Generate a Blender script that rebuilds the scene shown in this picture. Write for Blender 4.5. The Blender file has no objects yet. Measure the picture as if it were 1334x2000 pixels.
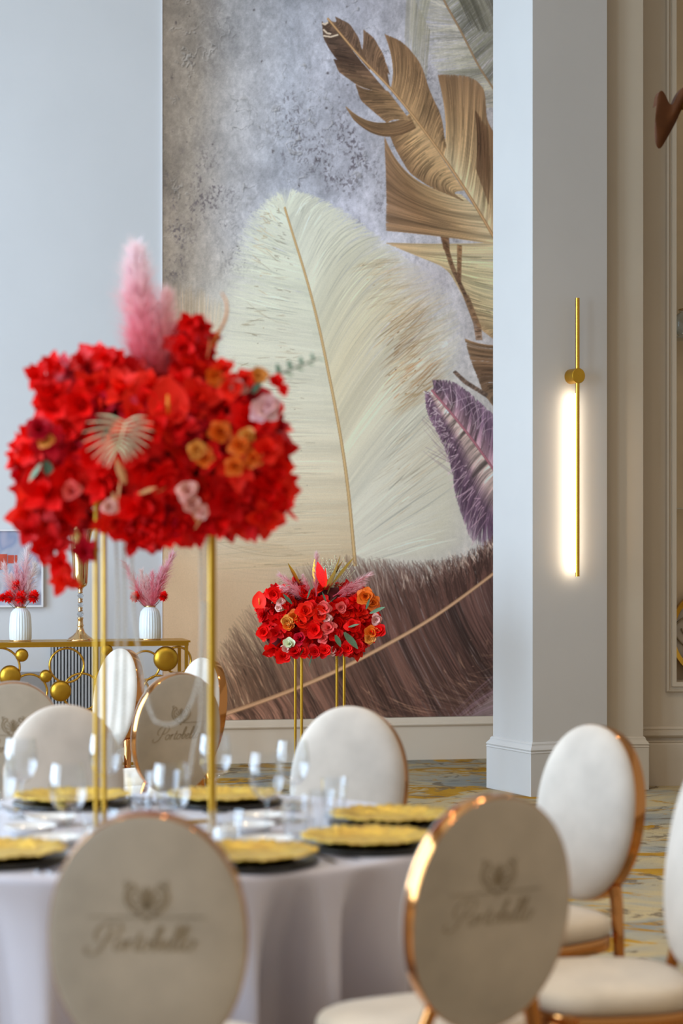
import bpy, math, random
import numpy as np
from mathutils import Vector, Matrix

# ------------------------------------------------------------------ camera, world, lights, exposure
S = bpy.context.scene
COL = S.collection
FPX, CX, HY, CAMZ = 4000.0, 667.0, 1065.0, 1.52      # focal length in px, principal column, horizon row, eye height
cam = bpy.data.objects.new('camera', bpy.data.cameras.new('camera'))
COL.objects.link(cam)
cam.location = (0, 0, CAMZ)
cam.rotation_euler = (math.pi / 2, 0, 0)
cam.data.sensor_fit = 'VERTICAL'
cam.data.sensor_height = 36.0
cam.data.lens = FPX / 2000 * 36
cam.data.shift_y = (HY - 1000) / 2000
cam.data.dof.use_dof = True
cam.data.dof.focus_distance = 11.6
cam.data.dof.aperture_fstop = 2.4
cam.data.clip_end = 200
S.camera = cam

W = bpy.data.worlds.new('world'); S.world = W; W.use_nodes = True
W.node_tree.nodes['Background'].inputs[0].default_value = (1.0, 0.93, 0.85, 1)
W.node_tree.nodes['Background'].inputs[1].default_value = 0.40

def area(name, loc, rot, sx, sy, power, color):
    l = bpy.data.lights.new(name, 'AREA'); l.shape = 'RECTANGLE'; l.size = sx; l.size_y = sy
    l.energy = power; l.color = color
    o = bpy.data.objects.new(name, l); COL.objects.link(o); o.location = loc; o.rotation_euler = rot
    return o
R = math.radians
# daylight through the three tall windows of the left wall
for i, y in enumerate((2.6, 6.4, 10.2)):
    area('window_daylight', (-5.9, y, 2.6), (0, R(-90), 0), 4.2, 2.6, 345, (0.60, 0.79, 1.0))
# warm ceiling downlights
for x in (-3.2, 0.2, 3.4):
    for y in (1.5, 5.2, 8.8):
        l = bpy.data.lights.new('ceiling_downlight', 'SPOT'); l.energy = 110; l.color = (1.0, 0.78, 0.54)
        l.spot_size = R(120); l.spot_blend = 0.8; l.shadow_soft_size = 0.12
        o = bpy.data.objects.new('ceiling_downlight', l); COL.objects.link(o); o.location = (x, y, 6.3)
S.view_settings.view_transform = 'Standard'
S.view_settings.look = 'None'
S.view_settings.gamma = 1.0
S.view_settings.use_curve_mapping = False
S.view_settings.exposure = 0.16
S.cycles.transparent_max_bounces = 32

# ------------------------------------------------------------------ helpers
random.seed(7)
NR = np.random.RandomState(11)

def P(px, py, d):
    return Vector(((px - CX) / FPX * d, d, CAMZ - (py - HY) / FPX * d))

def lin(c):
    return tuple((v / 255 / 12.92) if v / 255 <= 0.04045 else ((v / 255 + 0.055) / 1.055) ** 2.4 for v in c)

MATS = {}
def mat(name, rgb, rough=0.6, metal=0.0, var=0.12, scale=8.0, bump=0.0, bscale=60.0, sheen=0.0, stretch=None, coat=0.0, trans=0.0, spec=0.5, rgb2=None, subsurf=0.0):
    """rgb in sRGB 0..255; colour varied by a noise, optional noise bump"""
    m = bpy.data.materials.new(name); m.use_nodes = True
    nt = m.node_tree; b = nt.nodes['Principled BSDF']
    b.inputs['Roughness'].default_value = rough; b.inputs['Metallic'].default_value = metal
    b.inputs['Specular IOR Level'].default_value = spec
    if sheen: b.inputs['Sheen Weight'].default_value = sheen
    if coat: b.inputs['Coat Weight'].default_value = coat
    if trans: b.inputs['Transmission Weight'].default_value = trans
    tc = nt.nodes.new('ShaderNodeTexCoord'); mp = nt.nodes.new('ShaderNodeMapping')
    nt.links.new(tc.outputs['Object'], mp.inputs['Vector'])
    if stretch: mp.inputs['Scale'].default_value = stretch
    n = nt.nodes.new('ShaderNodeTexNoise'); n.inputs['Scale'].default_value = scale; n.inputs['Detail'].default_value = 4
    nt.links.new(mp.outputs[0], n.inputs['Vector'])
    rp = nt.nodes.new('ShaderNodeValToRGB')
    c = lin(rgb); c2 = lin(rgb2) if rgb2 else tuple(v * (1 - var) for v in c); c1 = c if rgb2 else tuple(min(1, v * (1 + var)) for v in c)
    rp.color_ramp.elements[0].position = 0.32; rp.color_ramp.elements[1].position = 0.68
    rp.color_ramp.elements[0].color = (*c2, 1); rp.color_ramp.elements[1].color = (*c1, 1)
    nt.links.new(n.outputs['Fac'], rp.inputs['Fac']); nt.links.new(rp.outputs[0], b.inputs['Base Color'])
    if bump:
        n2 = nt.nodes.new('ShaderNodeTexNoise'); n2.inputs['Scale'].default_value = bscale; n2.inputs['Detail'].default_value = 3
        nt.links.new(mp.outputs[0], n2.inputs['Vector'])
        bp = nt.nodes.new('ShaderNodeBump'); bp.inputs['Strength'].default_value = bump; bp.inputs['Distance'].default_value = 0.01
        nt.links.new(n2.outputs['Fac'], bp.inputs['Height']); nt.links.new(bp.outputs[0], b.inputs['Normal'])
    MATS[name] = m
    return m

class MB:
    """collects vertices and faces of one mesh"""
    def __init__(s): s.v = []; s.f = []; s.c = []
    def add(s, v, f, c=None):
        o = len(s.v); s.v += [tuple(p) for p in v]; s.f += [tuple(i + o for i in q) for q in f]
        if c is not None: s.c += [c] * len(v) if not isinstance(c, list) else c
        return s
    def grid(s, rows, closed=False, cap0=False, cap1=False, c=None):
        n = len(rows[0]); v = [p for r in rows for p in r]; f = []
        for i in range(len(rows) - 1):
            for j in range(n if closed else n - 1):
                a, b = i * n + j, i * n + (j + 1) % n
                f.append((a, b, b + n, a + n))
        if cap0: f.append(tuple(range(n - 1, -1, -1)))
        if cap1: f.append(tuple((len(rows) - 1) * n + k for k in range(n)))
        return s.add(v, f, c)
    def box(s, x0, x1, y0, y1, z0, z1, c=None):
        v = [(x, y, z) for z in (z0, z1) for y in (y0, y1) for x in (x0, x1)]
        return s.add(v, [(0, 2, 3, 1), (4, 5, 7, 6), (0, 1, 5, 4), (2, 6, 7, 3), (0, 4, 6, 2), (1, 3, 7, 5)], c)
    def lathe(s, prof, n=24, cen=(0, 0, 0), cap0=False, cap1=False, c=None, ripple=0, nr=0):
        rows = []
        for r, z in prof:
            rows.append([(cen[0] + r * (1 + ripple * math.cos(nr * 2 * math.pi * k / n)) * math.cos(2 * math.pi * k / n),
                          cen[1] + r * (1 + ripple * math.cos(nr * 2 * math.pi * k / n)) * math.sin(2 * math.pi * k / n), cen[2] + z) for k in range(n)])
        return s.grid(rows, True, cap0, cap1, c)
    def tube(s, pts, rad, n=8, caps=True, flat=None, c=None):
        pts = [Vector(p) for p in pts]; rows = []
        up = Vector((0, 0, 1)); prev = None
        for i, p in enumerate(pts):
            t = (pts[min(i + 1, len(pts) - 1)] - pts[max(i - 1, 0)]).normalized()
            if prev is None:
                a = t.cross(up)
                if a.length < 0.05: a = t.cross(Vector((0, 1, 0)))
                a.normalize()
            else:
                a = (prev - t * prev.dot(t)).normalized()
            prev = a; b = t.cross(a)
            r = rad[i] if isinstance(rad, (list, tuple)) else rad
            ra, rb = (r, r) if flat is None else (r, r * flat)
            rows.append([p + a * ra * math.cos(2 * math.pi * k / n) + b * rb * math.sin(2 * math.pi * k / n) for k in range(n)])
        return s.grid(rows, True, caps, caps, c)
    def mesh(s, name):
        me = bpy.data.meshes.new(name); me.from_pydata(s.v, [], s.f); me.update()
        if s.c:
            a = me.color_attributes.new('Col', 'FLOAT_COLOR', 'POINT')
            a.data.foreach_set('color', np.array([(*k, 1.0) for k in s.c], dtype=np.float32).ravel())
        return me
    def build(s, name, m, parent=None, smooth=True, sharp=None):
        me = s.mesh(name)
        if m is not None: me.materials.append(MATS[m] if isinstance(m, str) else m)
        return link(name, me, parent, smooth, sharp)

def link(name, me, parent=None, smooth=True, sharp=None):
    if smooth:
        me.polygons.foreach_set('use_smooth', [True] * len(me.polygons))
        if sharp: me.set_sharp_from_angle(angle=R(sharp))
    o = bpy.data.objects.new(name, me); COL.objects.link(o)
    if parent: o.parent = parent
    return o
def tag(o, label=None, cat=None, group=None, kind=None):
    if label: o['label'] = label
    if cat: o['category'] = cat
    if group: o['group'] = group
    if kind: o['kind'] = kind
    return o
def empty(name, loc=(0, 0, 0), rz=0.0):
    o = bpy.data.objects.new(name, None); COL.objects.link(o); o.location = loc; o.rotation_euler = (0, 0, rz); o.empty_display_size = 0.05
    return o
def copy_tree(o, parent=None):
    c = o.copy(); COL.objects.link(c)
    if parent: c.parent = parent
    for ch in o.children: copy_tree(ch, c)
    return c
def smoothpts(pts, n=8):
    """Catmull-Rom through the control points"""
    pts = [Vector(p) for p in pts]; out = []
    for i in range(len(pts) - 1):
        p0, p1, p2, p3 = pts[max(i - 1, 0)], pts[i], pts[i + 1], pts[min(i + 2, len(pts) - 1)]
        for k in range(n):
            t = k / n
            out.append(0.5 * ((2 * p1) + (p2 - p0) * t + (2 * p0 - 5 * p1 + 4 * p2 - p3) * t * t + (3 * p1 - p0 - 3 * p2 + p3) * t ** 3))
    out.append(pts[-1]); return out

# ------------------------------------------------------------------ materials
mat('wall_white', (208, 206, 206), 0.55, var=0.02, scale=1.5)
mat('column_paint', (202, 199, 196), 0.5, var=0.02, scale=1.5)
mat('alcove_shade_tone', (186, 170, 148), 0.6, var=0.04, scale=1.2)  # warm dim shade of the right-hand alcove, put into the wall colour
mat('skirting_paint', (230, 212, 190), 0.42, var=0.02, scale=2)
mat('ceiling_paint', (225, 220, 212), 0.8, var=0.01)
mat('gold', (205, 158, 62), 0.26, 1.0, var=0.06, scale=6)
mat('gold_satin', (196, 152, 52), 0.36, 1.0, var=0.06, scale=10)
mat('rose_gold', (206, 142, 82), 0.10, 1.0, var=0.05, scale=3)
mat('gold_leaf', (246, 200, 92), 0.38, 1.0, var=0.25, scale=30, bump=0.5, bscale=70)
mat('champagne_gold', (214, 178, 128), 0.16, 1.0, var=0.05, scale=8)
mat('velvet', (198, 188, 176), 0.85, var=0.13, scale=6, sheen=0.35, bump=0.06, bscale=240, spec=0.2)
mat('velvet_back', (184, 172, 156), 0.85, var=0.17, scale=5, sheen=0.3, bump=0.06, bscale=240, spec=0.2)
mat('seat_velvet', (206, 190, 168), 0.85, var=0.09, scale=8, sheen=0.35, bump=0.05, bscale=240, spec=0.2)
mat('embroidery', (140, 123, 97), 0.8, var=0.1, scale=40)
mat('satin_cloth', (188, 182, 190), 0.40, var=0.04, scale=3, sheen=0.3)
mat('black_lacquer', (14, 14, 16), 0.3, var=0.1)
mat('porcelain', (236, 234, 230), 0.18, var=0.01, coat=0.3)
mat('vase_glaze', (222, 229, 232), 0.25, var=0.02, coat=0.2)
mat('steel', (205, 205, 210), 0.12, 1.0, var=0.03)
mat('red_a', (255, 10, 6), 0.55, spec=0.2, var=0.25, scale=25)
mat('red_b', (214, 2, 6), 0.55, spec=0.2, var=0.3, scale=25)
mat('red_c', (255, 34, 12), 0.55, spec=0.2, var=0.2, scale=25)
mat('crimson', (190, 4, 34), 0.55, spec=0.2, var=0.3, scale=25)
mat('orange', (244, 110, 16), 0.5, var=0.25, scale=30)
mat('amber', (230, 150, 60), 0.5, var=0.2, scale=30)
mat('coral', (240, 90, 84), 0.5, var=0.2, scale=30)
mat('blush', (240, 180, 170), 0.6, var=0.12, scale=30)
mat('pale_pink', (255, 208, 214), 0.7, var=0.08, scale=30)
mat('leaf_green', (58, 92, 66), 0.5, var=0.25, scale=20)
mat('eucalyptus', (104, 138, 108), 0.6, var=0.2, scale=20)
mat('palm_pale', (226, 230, 192), 0.55, var=0.2, scale=30)
mat('tan_dry', (212, 150, 92), 0.6, var=0.2, scale=30)
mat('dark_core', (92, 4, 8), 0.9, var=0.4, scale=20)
mat('stem_green', (70, 84, 50), 0.7, var=0.2, scale=20)
mat('spadix_yellow', (246, 150, 40), 0.5, var=0.1, scale=30)
mat('leather_brown', (74, 38, 10), 0.55, spec=0.15, var=0.15, scale=12, bump=0.05, bscale=120)
mat('slat_white', (186, 186, 188), 0.5, var=0.03)
mat('slat_back', (58, 58, 62), 0.8, var=0.05)
mat('grey_panel', (150, 144, 140), 0.7, var=0.03)
mat('frame_white', (226, 222, 222), 0.5, var=0.02)
mat('niche_beige', (206, 184, 150), 0.6, var=0.12, scale=2)
mat('print_red', (196, 74, 52), 0.5, var=0.15, scale=20)
mat('dark_wood', (70, 44, 26), 0.4, var=0.2, scale=6)

def colattr_mat(name, rough=0.8, trans=0.0):
    m = bpy.data.materials.new(name); m.use_nodes = True; nt = m.node_tree; b = nt.nodes['Principled BSDF']
    a = nt.nodes.new('ShaderNodeAttribute'); a.attribute_name = 'Col'
    n = nt.nodes.new('ShaderNodeTexNoise'); n.inputs['Scale'].default_value = 60
    mx = nt.nodes.new('ShaderNodeMix'); mx.data_type = 'RGBA'; mx.blend_type = 'MULTIPLY'; mx.inputs[0].default_value = 0.12
    nt.links.new(a.outputs['Color'], mx.inputs[6]); nt.links.new(n.outputs['Fac'], mx.inputs[7]); nt.links.new(mx.outputs[2], b.inputs['Base Color'])
    b.inputs['Roughness'].default_value = rough; b.inputs['Specular IOR Level'].default_value = 0.2
    tl_ = nt.nodes.new('ShaderNodeBsdfTranslucent'); ms = nt.nodes.new('ShaderNodeMixShader'); ms.inputs[0].default_value = 0.6
    nt.links.new(mx.outputs[2], tl_.inputs[0]); nt.links.new(b.outputs[0], ms.inputs[1]); nt.links.new(tl_.outputs[0], ms.inputs[2])
    nt.links.new(ms.outputs[0], nt.nodes['Material Output'].inputs[0])
    MATS[name] = m; return m
colattr_mat('plume')

def glass_mat(name, tint=(0.93, 0.97, 1.0), edge=1.45, rough=0.02, base=0.0):
    """thin clear glass: fresnel mix of clear and mirror"""
    m = bpy.data.materials.new(name); m.use_nodes = True; nt = m.node_tree; nt.nodes.clear()
    out = nt.nodes.new('ShaderNodeOutputMaterial'); mx = nt.nodes.new('ShaderNodeMixShader')
    tr = nt.nodes.new('ShaderNodeBsdfTransparent'); tr.inputs[0].default_value = (*tint, 1)
    gl = nt.nodes.new('ShaderNodeBsdfGlossy'); gl.inputs['Roughness'].default_value = rough
    lw = nt.nodes.new('ShaderNodeLayerWeight'); lw.inputs['Blend'].default_value = 0.5
    pw = nt.nodes.new('ShaderNodeMath'); pw.operation = 'POWER'; pw.inputs[1].default_value = 2.0; nt.links.new(lw.outputs['Facing'], pw.inputs[0])
    fr = nt.nodes.new('ShaderNodeMath'); fr.operation = 'MULTIPLY_ADD'; fr.inputs[1].default_value = edge; fr.inputs[2].default_value = 0.07; nt.links.new(pw.outputs[0], fr.inputs[0])
    n = nt.nodes.new('ShaderNodeTexNoise'); n.inputs['Scale'].default_value = 9
    bp = nt.nodes.new('ShaderNodeBump'); bp.inputs['Strength'].default_value = 0.02
    nt.links.new(n.outputs['Fac'], bp.inputs['Height']); nt.links.new(bp.outputs[0], gl.inputs['Normal'])
    nt.links.new(fr.outputs[0], mx.inputs[0]); nt.links.new(tr.outputs[0], mx.inputs[1]); nt.links.new(gl.outputs[0], mx.inputs[2])
    nt.links.new(mx.outputs[0], out.inputs[0]); MATS[name] = m; return m
glass_mat('clear_glass', (0.955, 0.975, 0.995), 0.9)
glass_mat('thick_glass', (0.93, 0.965, 0.99), 0.8)
glass_mat('crystal', (0.80, 0.84, 0.88), 1.0, 0.05)

# carpet
def carpet_mat():
    m = bpy.data.materials.new('carpet'); m.use_nodes = True; nt = m.node_tree; b = nt.nodes['Principled BSDF']
    b.inputs['Roughness'].default_value = 0.95; b.inputs['Specular IOR Level'].default_value = 0.1
    tc = nt.nodes.new('ShaderNodeTexCoord')
    def noise(sc, stretch, detail=5, dist=0.0):
        mp = nt.nodes.new('ShaderNodeMapping'); mp.inputs['Scale'].default_value = stretch
        nt.links.new(tc.outputs['Object'], mp.inputs[0])
        n = nt.nodes.new('ShaderNodeTexNoise'); n.inputs['Scale'].default_value = sc; n.inputs['Detail'].default_value = detail; n.inputs['Distortion'].default_value = dist
        n.inputs['Roughness'].default_value = 0.62
        nt.links.new(mp.outputs[0], n.inputs['Vector']); return n
    def ramp(n, stops):
        r = nt.nodes.new('ShaderNodeValToRGB'); e = r.color_ramp.elements
        while len(e) < len(stops): e.new(0.5)
        for k, (p, c) in zip(e, stops): k.position = p; k.color = (*c, 1)
        nt.links.new(n.outputs['Fac'], r.inputs['Fac']); return r
    def mix(a, bb, fac):
        x = nt.nodes.new('ShaderNodeMix'); x.data_type = 'RGBA'
        nt.links.new(fac.outputs[0], x.inputs[0]); nt.links.new(a, x.inputs[6]); nt.links.new(bb, x.inputs[7]); return x.outputs[2]
    base = ramp(noise(1.1, (1, 1.2, 1), 4, 0.6), [(0.3, lin((124, 128, 128))), (0.44, lin((160, 154, 138))), (0.56, lin((190, 168, 126))), (0.70, lin((140, 136, 126)))])
    gold = ramp(noise(1.7, (1, 1.0, 1), 6, 1.6), [(0.30, lin((196, 150, 50))), (0.7, lin((160, 112, 30)))])
    gm = ramp(noise(1.25, (1.0, 1.15, 1), 6, 1.9), [(0.525, (0, 0, 0)), (0.575, (1, 1, 1))])
    dk = ramp(noise(2.6, (1, 1.0, 1), 7, 2.2), [(0.54, (0, 0, 0)), (0.60, (0.8, 0.8, 0.8))])
    dark = nt.nodes.new('ShaderNodeRGB'); dark.outputs[0].default_value = (*lin((112, 96, 78)), 1)
    c1 = mix(base.outputs[0], gold.outputs[0], gm); c2 = mix(c1, dark.outputs[0], dk)
    fine = ramp(noise(220, (1, 1, 1), 2), [(0.3, (0.72, 0.72, 0.72)), (0.7, (1.08, 1.08, 1.08))])
    mu = nt.nodes.new('ShaderNodeMix'); mu.data_type = 'RGBA'; mu.blend_type = 'MULTIPLY'; mu.inputs[0].default_value = 0.6
    nt.links.new(c2, mu.inputs[6]); nt.links.new(fine.outputs[0], mu.inputs[7]); nt.links.new(mu.outputs[2], b.inputs['Base Color'])
    bp = nt.nodes.new('ShaderNodeBump'); bp.inputs['Strength'].default_value = 0.5; bp.inputs['Distance'].default_value = 0.01
    nt.links.new(noise(140, (1, 1, 1), 3).outputs['Fac'], bp.inputs['Height']); nt.links.new(bp.outputs[0], b.inputs['Normal'])
    MATS['carpet'] = m
carpet_mat()

# ------------------------------------------------------------------ setting
MA = R(11.0)                                   # the mural wall turns away to the right
MO = Vector((0.119, 14.44, 0))                 # a point on its face
MW = Vector((math.cos(MA), math.sin(MA), 0)); MN = Vector((math.sin(MA), -math.cos(MA), 0))
def wall_t(px):
    k = (px - CX) / FPX
    return (k * MO.y - MO.x) / (MW.x - k * MW.y)
def onwall(t, z, out=0.0):
    p = MO + MW * t + MN * out
    return Vector((p.x, p.y, z))
def wall_frame(o):
    """put an object's local x along the mural wall and -y out of it"""
    o.location = MO; o.rotation_euler = (0, 0, MA); return o

tag(MB().add([(-9, -6, 0), (9, -6, 0), (9, 18, 0), (-9, 18, 0)], [(0, 1, 2, 3)]).build('floor', 'carpet', smooth=False), 'watercolour patterned carpet in gold, cream and grey', 'floor', kind='structure')
tag(MB().box(-9, 9, -6, 18, 6.4, 6.6).build('ceiling', 'ceiling_paint', smooth=False), 'plain white ceiling of the hall', 'ceiling', kind='structure')
tag(wall_frame(MB().box(-6.2, 2.2, 0.0, 0.25, 0, 6.4).build('wall_back', 'wall_white', smooth=False)), 'plain white wall beside the feather mural', 'wall', kind='structure')
# left wall with three tall windows
wl = MB()
edges = [(-6, 1.3), (3.9, 5.1), (7.7, 8.9), (11.5, 13.6)]
for a, b in edges: wl.box(-6.3, -6.0, a, b, 0, 6.4)
for a, b in ((1.3, 3.9), (5.1, 7.7), (8.9, 11.5)):
    wl.box(-6.3, -6.0, a, b, 0, 0.45); wl.box(-6.3, -6.0, a, b, 4.75, 6.4)
tag(wl.build('wall_left', 'wall_white', smooth=False), 'white window wall on the daylight side', 'wall', kind='structure')
for i, y in enumerate((1.3, 5.1, 8.9)):
    f = MB().box(-6.25, -6.05, y, y + 0.08, 0.45, 4.75).box(-6.25, -6.05, y + 2.52, y + 2.6, 0.45, 4.75).box(-6.25, -6.05, y + 1.26, y + 1.34, 0.45, 4.75).box(-6.25, -6.05, y, y + 2.6, 0.45, 0.53).box(-6.25, -6.05, y, y + 2.6, 4.67, 4.75)
    tag(f.build('window_%d' % (i + 1), 'frame_white', smooth=False), 'tall white framed window', 'window', kind='structure')

# skirting under the mural (plank, bead, cap)
sk = empty('baseboard_back'); wall_frame(sk); tag(sk, 'tall cream baseboard below the feather mural', 'baseboard', kind='structure')
x0, x1 = -6.0, 2.1
def prof_run(prof, x0, x1):
    """extrude an (out, z) profile along local x"""
    m = MB(); rows = [[(x, -o, z) for o, z in prof] for x in (x0, x1)]
    return m.grid(rows, False)
prof_run([(0, 0), (0.022, 0), (0.022, 0.235), (0.0, 0.235)], x0, x1).build('plank', 'skirting_paint', sk, smooth=False)
prof_run([(0.0, 0.232), (0.022, 0.235), (0.034, 0.242), (0.038, 0.252), (0.034, 0.262), (0.024, 0.266), (0.022, 0.285), (0.014, 0.300), (0.0, 0.304)], x0, x1).build('cap_moulding', 'skirting_paint', sk, sharp=40)

# ---------------- square column with plinth
CB = R(26.3)
def column(name, corner, ang, w, dep, label, mname, top=6.4, plinth=0.262, fp=0.03):
    root = empty(name, corner, ang); tag(root, label, 'column', kind='structure')
    MB().box(0, w, 0, dep, 0, top).build('shaft', mname, root, smooth=False)
    def ring(o, z): return [(-o, -o, z), (w + o, -o, z), (w + o, dep + o, z), (-o, dep + o, z)]
    MB().grid([ring(fp, 0), ring(fp, plinth)], True).build('plinth', mname, root, smooth=False)
    pr = [(fp, plinth), (fp + 0.004, plinth + 0.004), (fp - 0.002, plinth + 0.012), (fp + 0.004, plinth + 0.022), (fp - 0.004, plinth + 0.034), (fp - 0.013, plinth + 0.044), (0.014, plinth + 0.05), (0.014, plinth + 0.056), (0.008, plinth + 0.064), (0.0, plinth + 0.068)]
    MB().grid([ring(o, z) for o, z in pr], True).build('plinth_moulding', mname, root, smooth=False)
    return root
column('trim_1', (1.158, 12.41, 0), CB, 0.537, 0.47, 'square pale column carrying the gold wall light', 'column_paint', plinth=0.258)
# pilaster and panelled wall to the right of the column
RA = R(3.5)
pl_x = (1186 - CX) / FPX * 12.76 - 0.35
column('trim_2', (pl_x, 12.735, 0), RA, (1256 - CX) / FPX * 12.78 - pl_x, 0.4, 'pilaster between column and panelled wall, alcove shade in its colour', 'alcove_shade_tone', plinth=0.262)
wr = empty('wall_right', ((1240 - CX) / FPX * 12.9, 12.96, 0), RA); tag(wr, 'panelled wall right of the column, alcove shade in its colour', 'wall', kind='structure')
# wall with a niche opening: local x from 0; opening from nx0 on
def rx(px): return (px - 1240) / FPX * 12.96
def rz(py): return CAMZ - (py - HY) / FPX * 12.96
nx0, nx1, nz0, nz1 = rx(1323), rx(1323) + 1.1, rz(1332), 5.3
MB().box(-0.6, nx0, 0, 0.3, 0, 6.4).box(nx1, 5.5, 0, 0.3, 0, 6.4).box(nx0, nx1, 0, 0.3, 0, nz0).box(nx0, nx1, 0, 0.3, nz1, 6.4).build('wall_face', 'alcove_shade_tone', wr, smooth=False)
MB().box(nx0, nx1, 0.26, 0.3, nz0, nz1).build('niche_back', 'niche_beige', wr, smooth=False)
def frame_ring(x0, x1, z0, z1, prof, m, name):
    mb = MB()
    rows = [[(x0 - o, -h, z0 - o), (x1 + o, -h, z0 - o), (x1 + o, -h, z1 + o), (x0 - o, -h, z1 + o)] for o, h in prof]
    return mb.grid(rows, True).build(name, m, wr, smooth=False)
frame_ring(nx0, nx1, nz0, nz1, [(0, 0), (0, 0.03), (0.028, 0.03), (0.03, 0.016), (0.045, 0.016), (0.048, 0.03), (0.06, 0.026), (0.066, 0.0)], 'alcove_shade_tone', 'niche_moulding')
def rprof(prof, name):
    rows = [[(x, -o, z) for o, z in prof] for x in (0.02, 5.5)]
    MB().grid(rows, False).build(name, 'alcove_shade_tone', wr, smooth=False)
rprof([(0, 0), (0.03, 0), (0.03, 0.262), (0.02, 0.27), (0.026, 0.278), (0.012, 0.285), (0, 0.286)], 'baseboard_plank')
rprof([(0, 0.302), (0.018, 0.305), (0.03, 0.318), (0.03, 0.345), (0.018, 0.35), (0.022, 0.36), (0.012, 0.372), (0, 0.376)], 'baseboard_cap')

# ------------------------------------------------------------------ feather mural (flat print on a panel)
CX0, CY0, CW, CH = 300, -40, 700, 1470
def vnoise(cell_x, cell_y, seed):
    r = np.random.RandomState(seed); gx, gy = int(CW / cell_x) + 3, int(CH / cell_y) + 3
    g = r.rand(gy, gx); xs = np.arange(CW) / cell_x; ys = np.arange(CH) / cell_y
    xi, yi = xs.astype(int), ys.astype(int); fx, fy = xs - xi, ys - yi
    fx = fx * fx * (3 - 2 * fx); fy = (fy * fy * (3 - 2 * fy))[:, None]
    a = g[yi][:, xi]; b = g[yi][:, xi + 1]; c = g[yi + 1][:, xi]; d = g[yi + 1][:, xi + 1]
    return (a * (1 - fx) + b * fx) * (1 - fy) + (c * (1 - fx) + d * fx) * fy
def fbm(cx, cy, seed, o=4):
    s = 0; a = 1; t = 0
    for k in range(o):
        s = s + a * vnoise(max(cx / 2 ** k, 1.01), max(cy / 2 ** k, 1.01), seed + k); t += a; a *= 0.55
    return s / t
XX, YY = np.meshgrid(np.arange(CW) + CX0, np.arange(CH) + CY0)
def interp3(x, xp, cols):
    return np.stack([np.interp(x, xp, [c[k] for c in cols]) for k in range(3)], -1)
def warp(a, amt, seed, cell=40):
    dx = ((fbm(cell, cell, seed, 3) - 0.5) * 2 * amt).astype(int); dy = ((fbm(cell, cell, seed + 9, 3) - 0.5) * 2 * amt).astype(int)
    yi, xi = np.mgrid[0:CH, 0:CW]; return a[np.clip(yi + dy, 0, CH - 1), np.clip(xi + dx, 0, CW - 1)]
canvas = interp3(XX + 60 * (fbm(160, 220, 1) - 0.5), [310, 370, 450, 560, 700, 960], [(122, 110, 98), (140, 130, 120), (158, 156, 158), (164, 167, 178), (176, 176, 188), (178, 172, 172)])
lum = np.interp(YY, [-40, 100, 330, 520, 700], [0.93, 1.02, 0.98, 1.08, 1.1])
canvas *= lum[..., None]
G_ = np.random.RandomState(3).randn(CH, CW); G_ = (G_ + np.roll(G_, 1, 0) + np.roll(G_, 1, 1)) / 1.7
tex = 0.30 * (warp(fbm(80, 130, 21, 5), 30, 22) - 0.5) + 0.26 * (warp(fbm(18, 34, 31, 4), 14, 33, 18) - 0.5) + 0.20 * (warp(fbm(5, 8, 41, 3), 6, 43, 9) - 0.5) + 0.022 * G_
canvas *= (1 + tex)[..., None]
fine = warp(fbm(3.2, 4.6, 61, 2), 5, 63, 7); mid = warp(fbm(26, 44, 51, 3), 16, 52, 22)
def gauss(bx, by, sx, sy): return np.exp(-((XX - bx) / sx) ** 2 - ((YY - by) / sy) ** 2)
msk = 0.55 * np.clip((warp(fbm(90, 150, 55, 3), 30, 56) - 0.5) * 5, 0, 1) * np.clip(1 - np.abs(YY - 330) / 420.0, 0, 1)
for (bx, by, sx, sy, k) in ((690, 290, 55, 85, 1.0), (478, 500, 40, 26, 1.3), (400, 370, 55, 60, 0.8), (335, 470, 26, 90, 0.7), (560, 250, 30, 60, 0.6), (650, 330, 60, 40, 0.6), (720, 410, 40, 40, 0.6)):
    msk = msk + k * gauss(bx, by, sx, sy)
st = np.clip((fine - 0.585) * 9, 0, 1) * np.clip(msk * np.clip((mid - 0.36) * 5, 0, 1), 0, 1)
st = st + 0.30 * np.clip(msk * np.clip((mid - 0.45) * 5, 0, 1), 0, 1) * np.clip((fine - 0.35) * 3, 0, 1)
st = np.clip(st, 0, 1)[..., None]
canvas = canvas * (1 - 0.6 * st) + np.array((72, 64, 70)) * 0.6 * st
# cracks and pale ridges of the plaster
cr_ = warp(fbm(46, 60, 81, 4), 22, 84, 26)
ve = np.clip(1 - np.abs(cr_ - 0.5) * 70, 0, 1) * np.clip((fbm(70, 90, 91, 3) - 0.46) * 7, 0, 1) * np.clip(1 - (YY - 250) / 400.0, 0, 1)
sh_ = np.roll(np.roll(ve, 2, 0), 2, 1)
canvas = canvas * (1 - 0.34 * sh_[..., None]) ; ve = ve[..., None]
canvas = canvas * (1 - 0.45 * ve) + np.array((196, 191, 188)) * 0.45 * ve
for r_ in range(26):
    q = np.random.RandomState(500 + r_); bx, by = q.uniform(330, 740), q.uniform(10, 540)
    k_ = (gauss(bx, by, q.uniform(1.5, 3), q.uniform(1.5, 4)) * (fine > 0.42))[..., None] * 0.8; canvas = canvas * (1 - k_) + np.array((58, 50, 52)) * k_
def tint(mask, col, a):
    global canvas
    m = (np.clip(mask, 0, 1) * a)[..., None]; canvas = canvas * (1 - m) + np.array(col) * m
tint((XX > 250) * np.clip((YY - 940) / 160.0, 0, 1) * np.clip((760 - XX) / 160.0, 0, 1), (198, 170, 138), 0.95)
tint(np.clip((YY - 1090) / 60.0, 0, 1) * np.clip((XX - 520) / 100.0, 0, 1), (96, 70, 62), 0.6)

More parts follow.
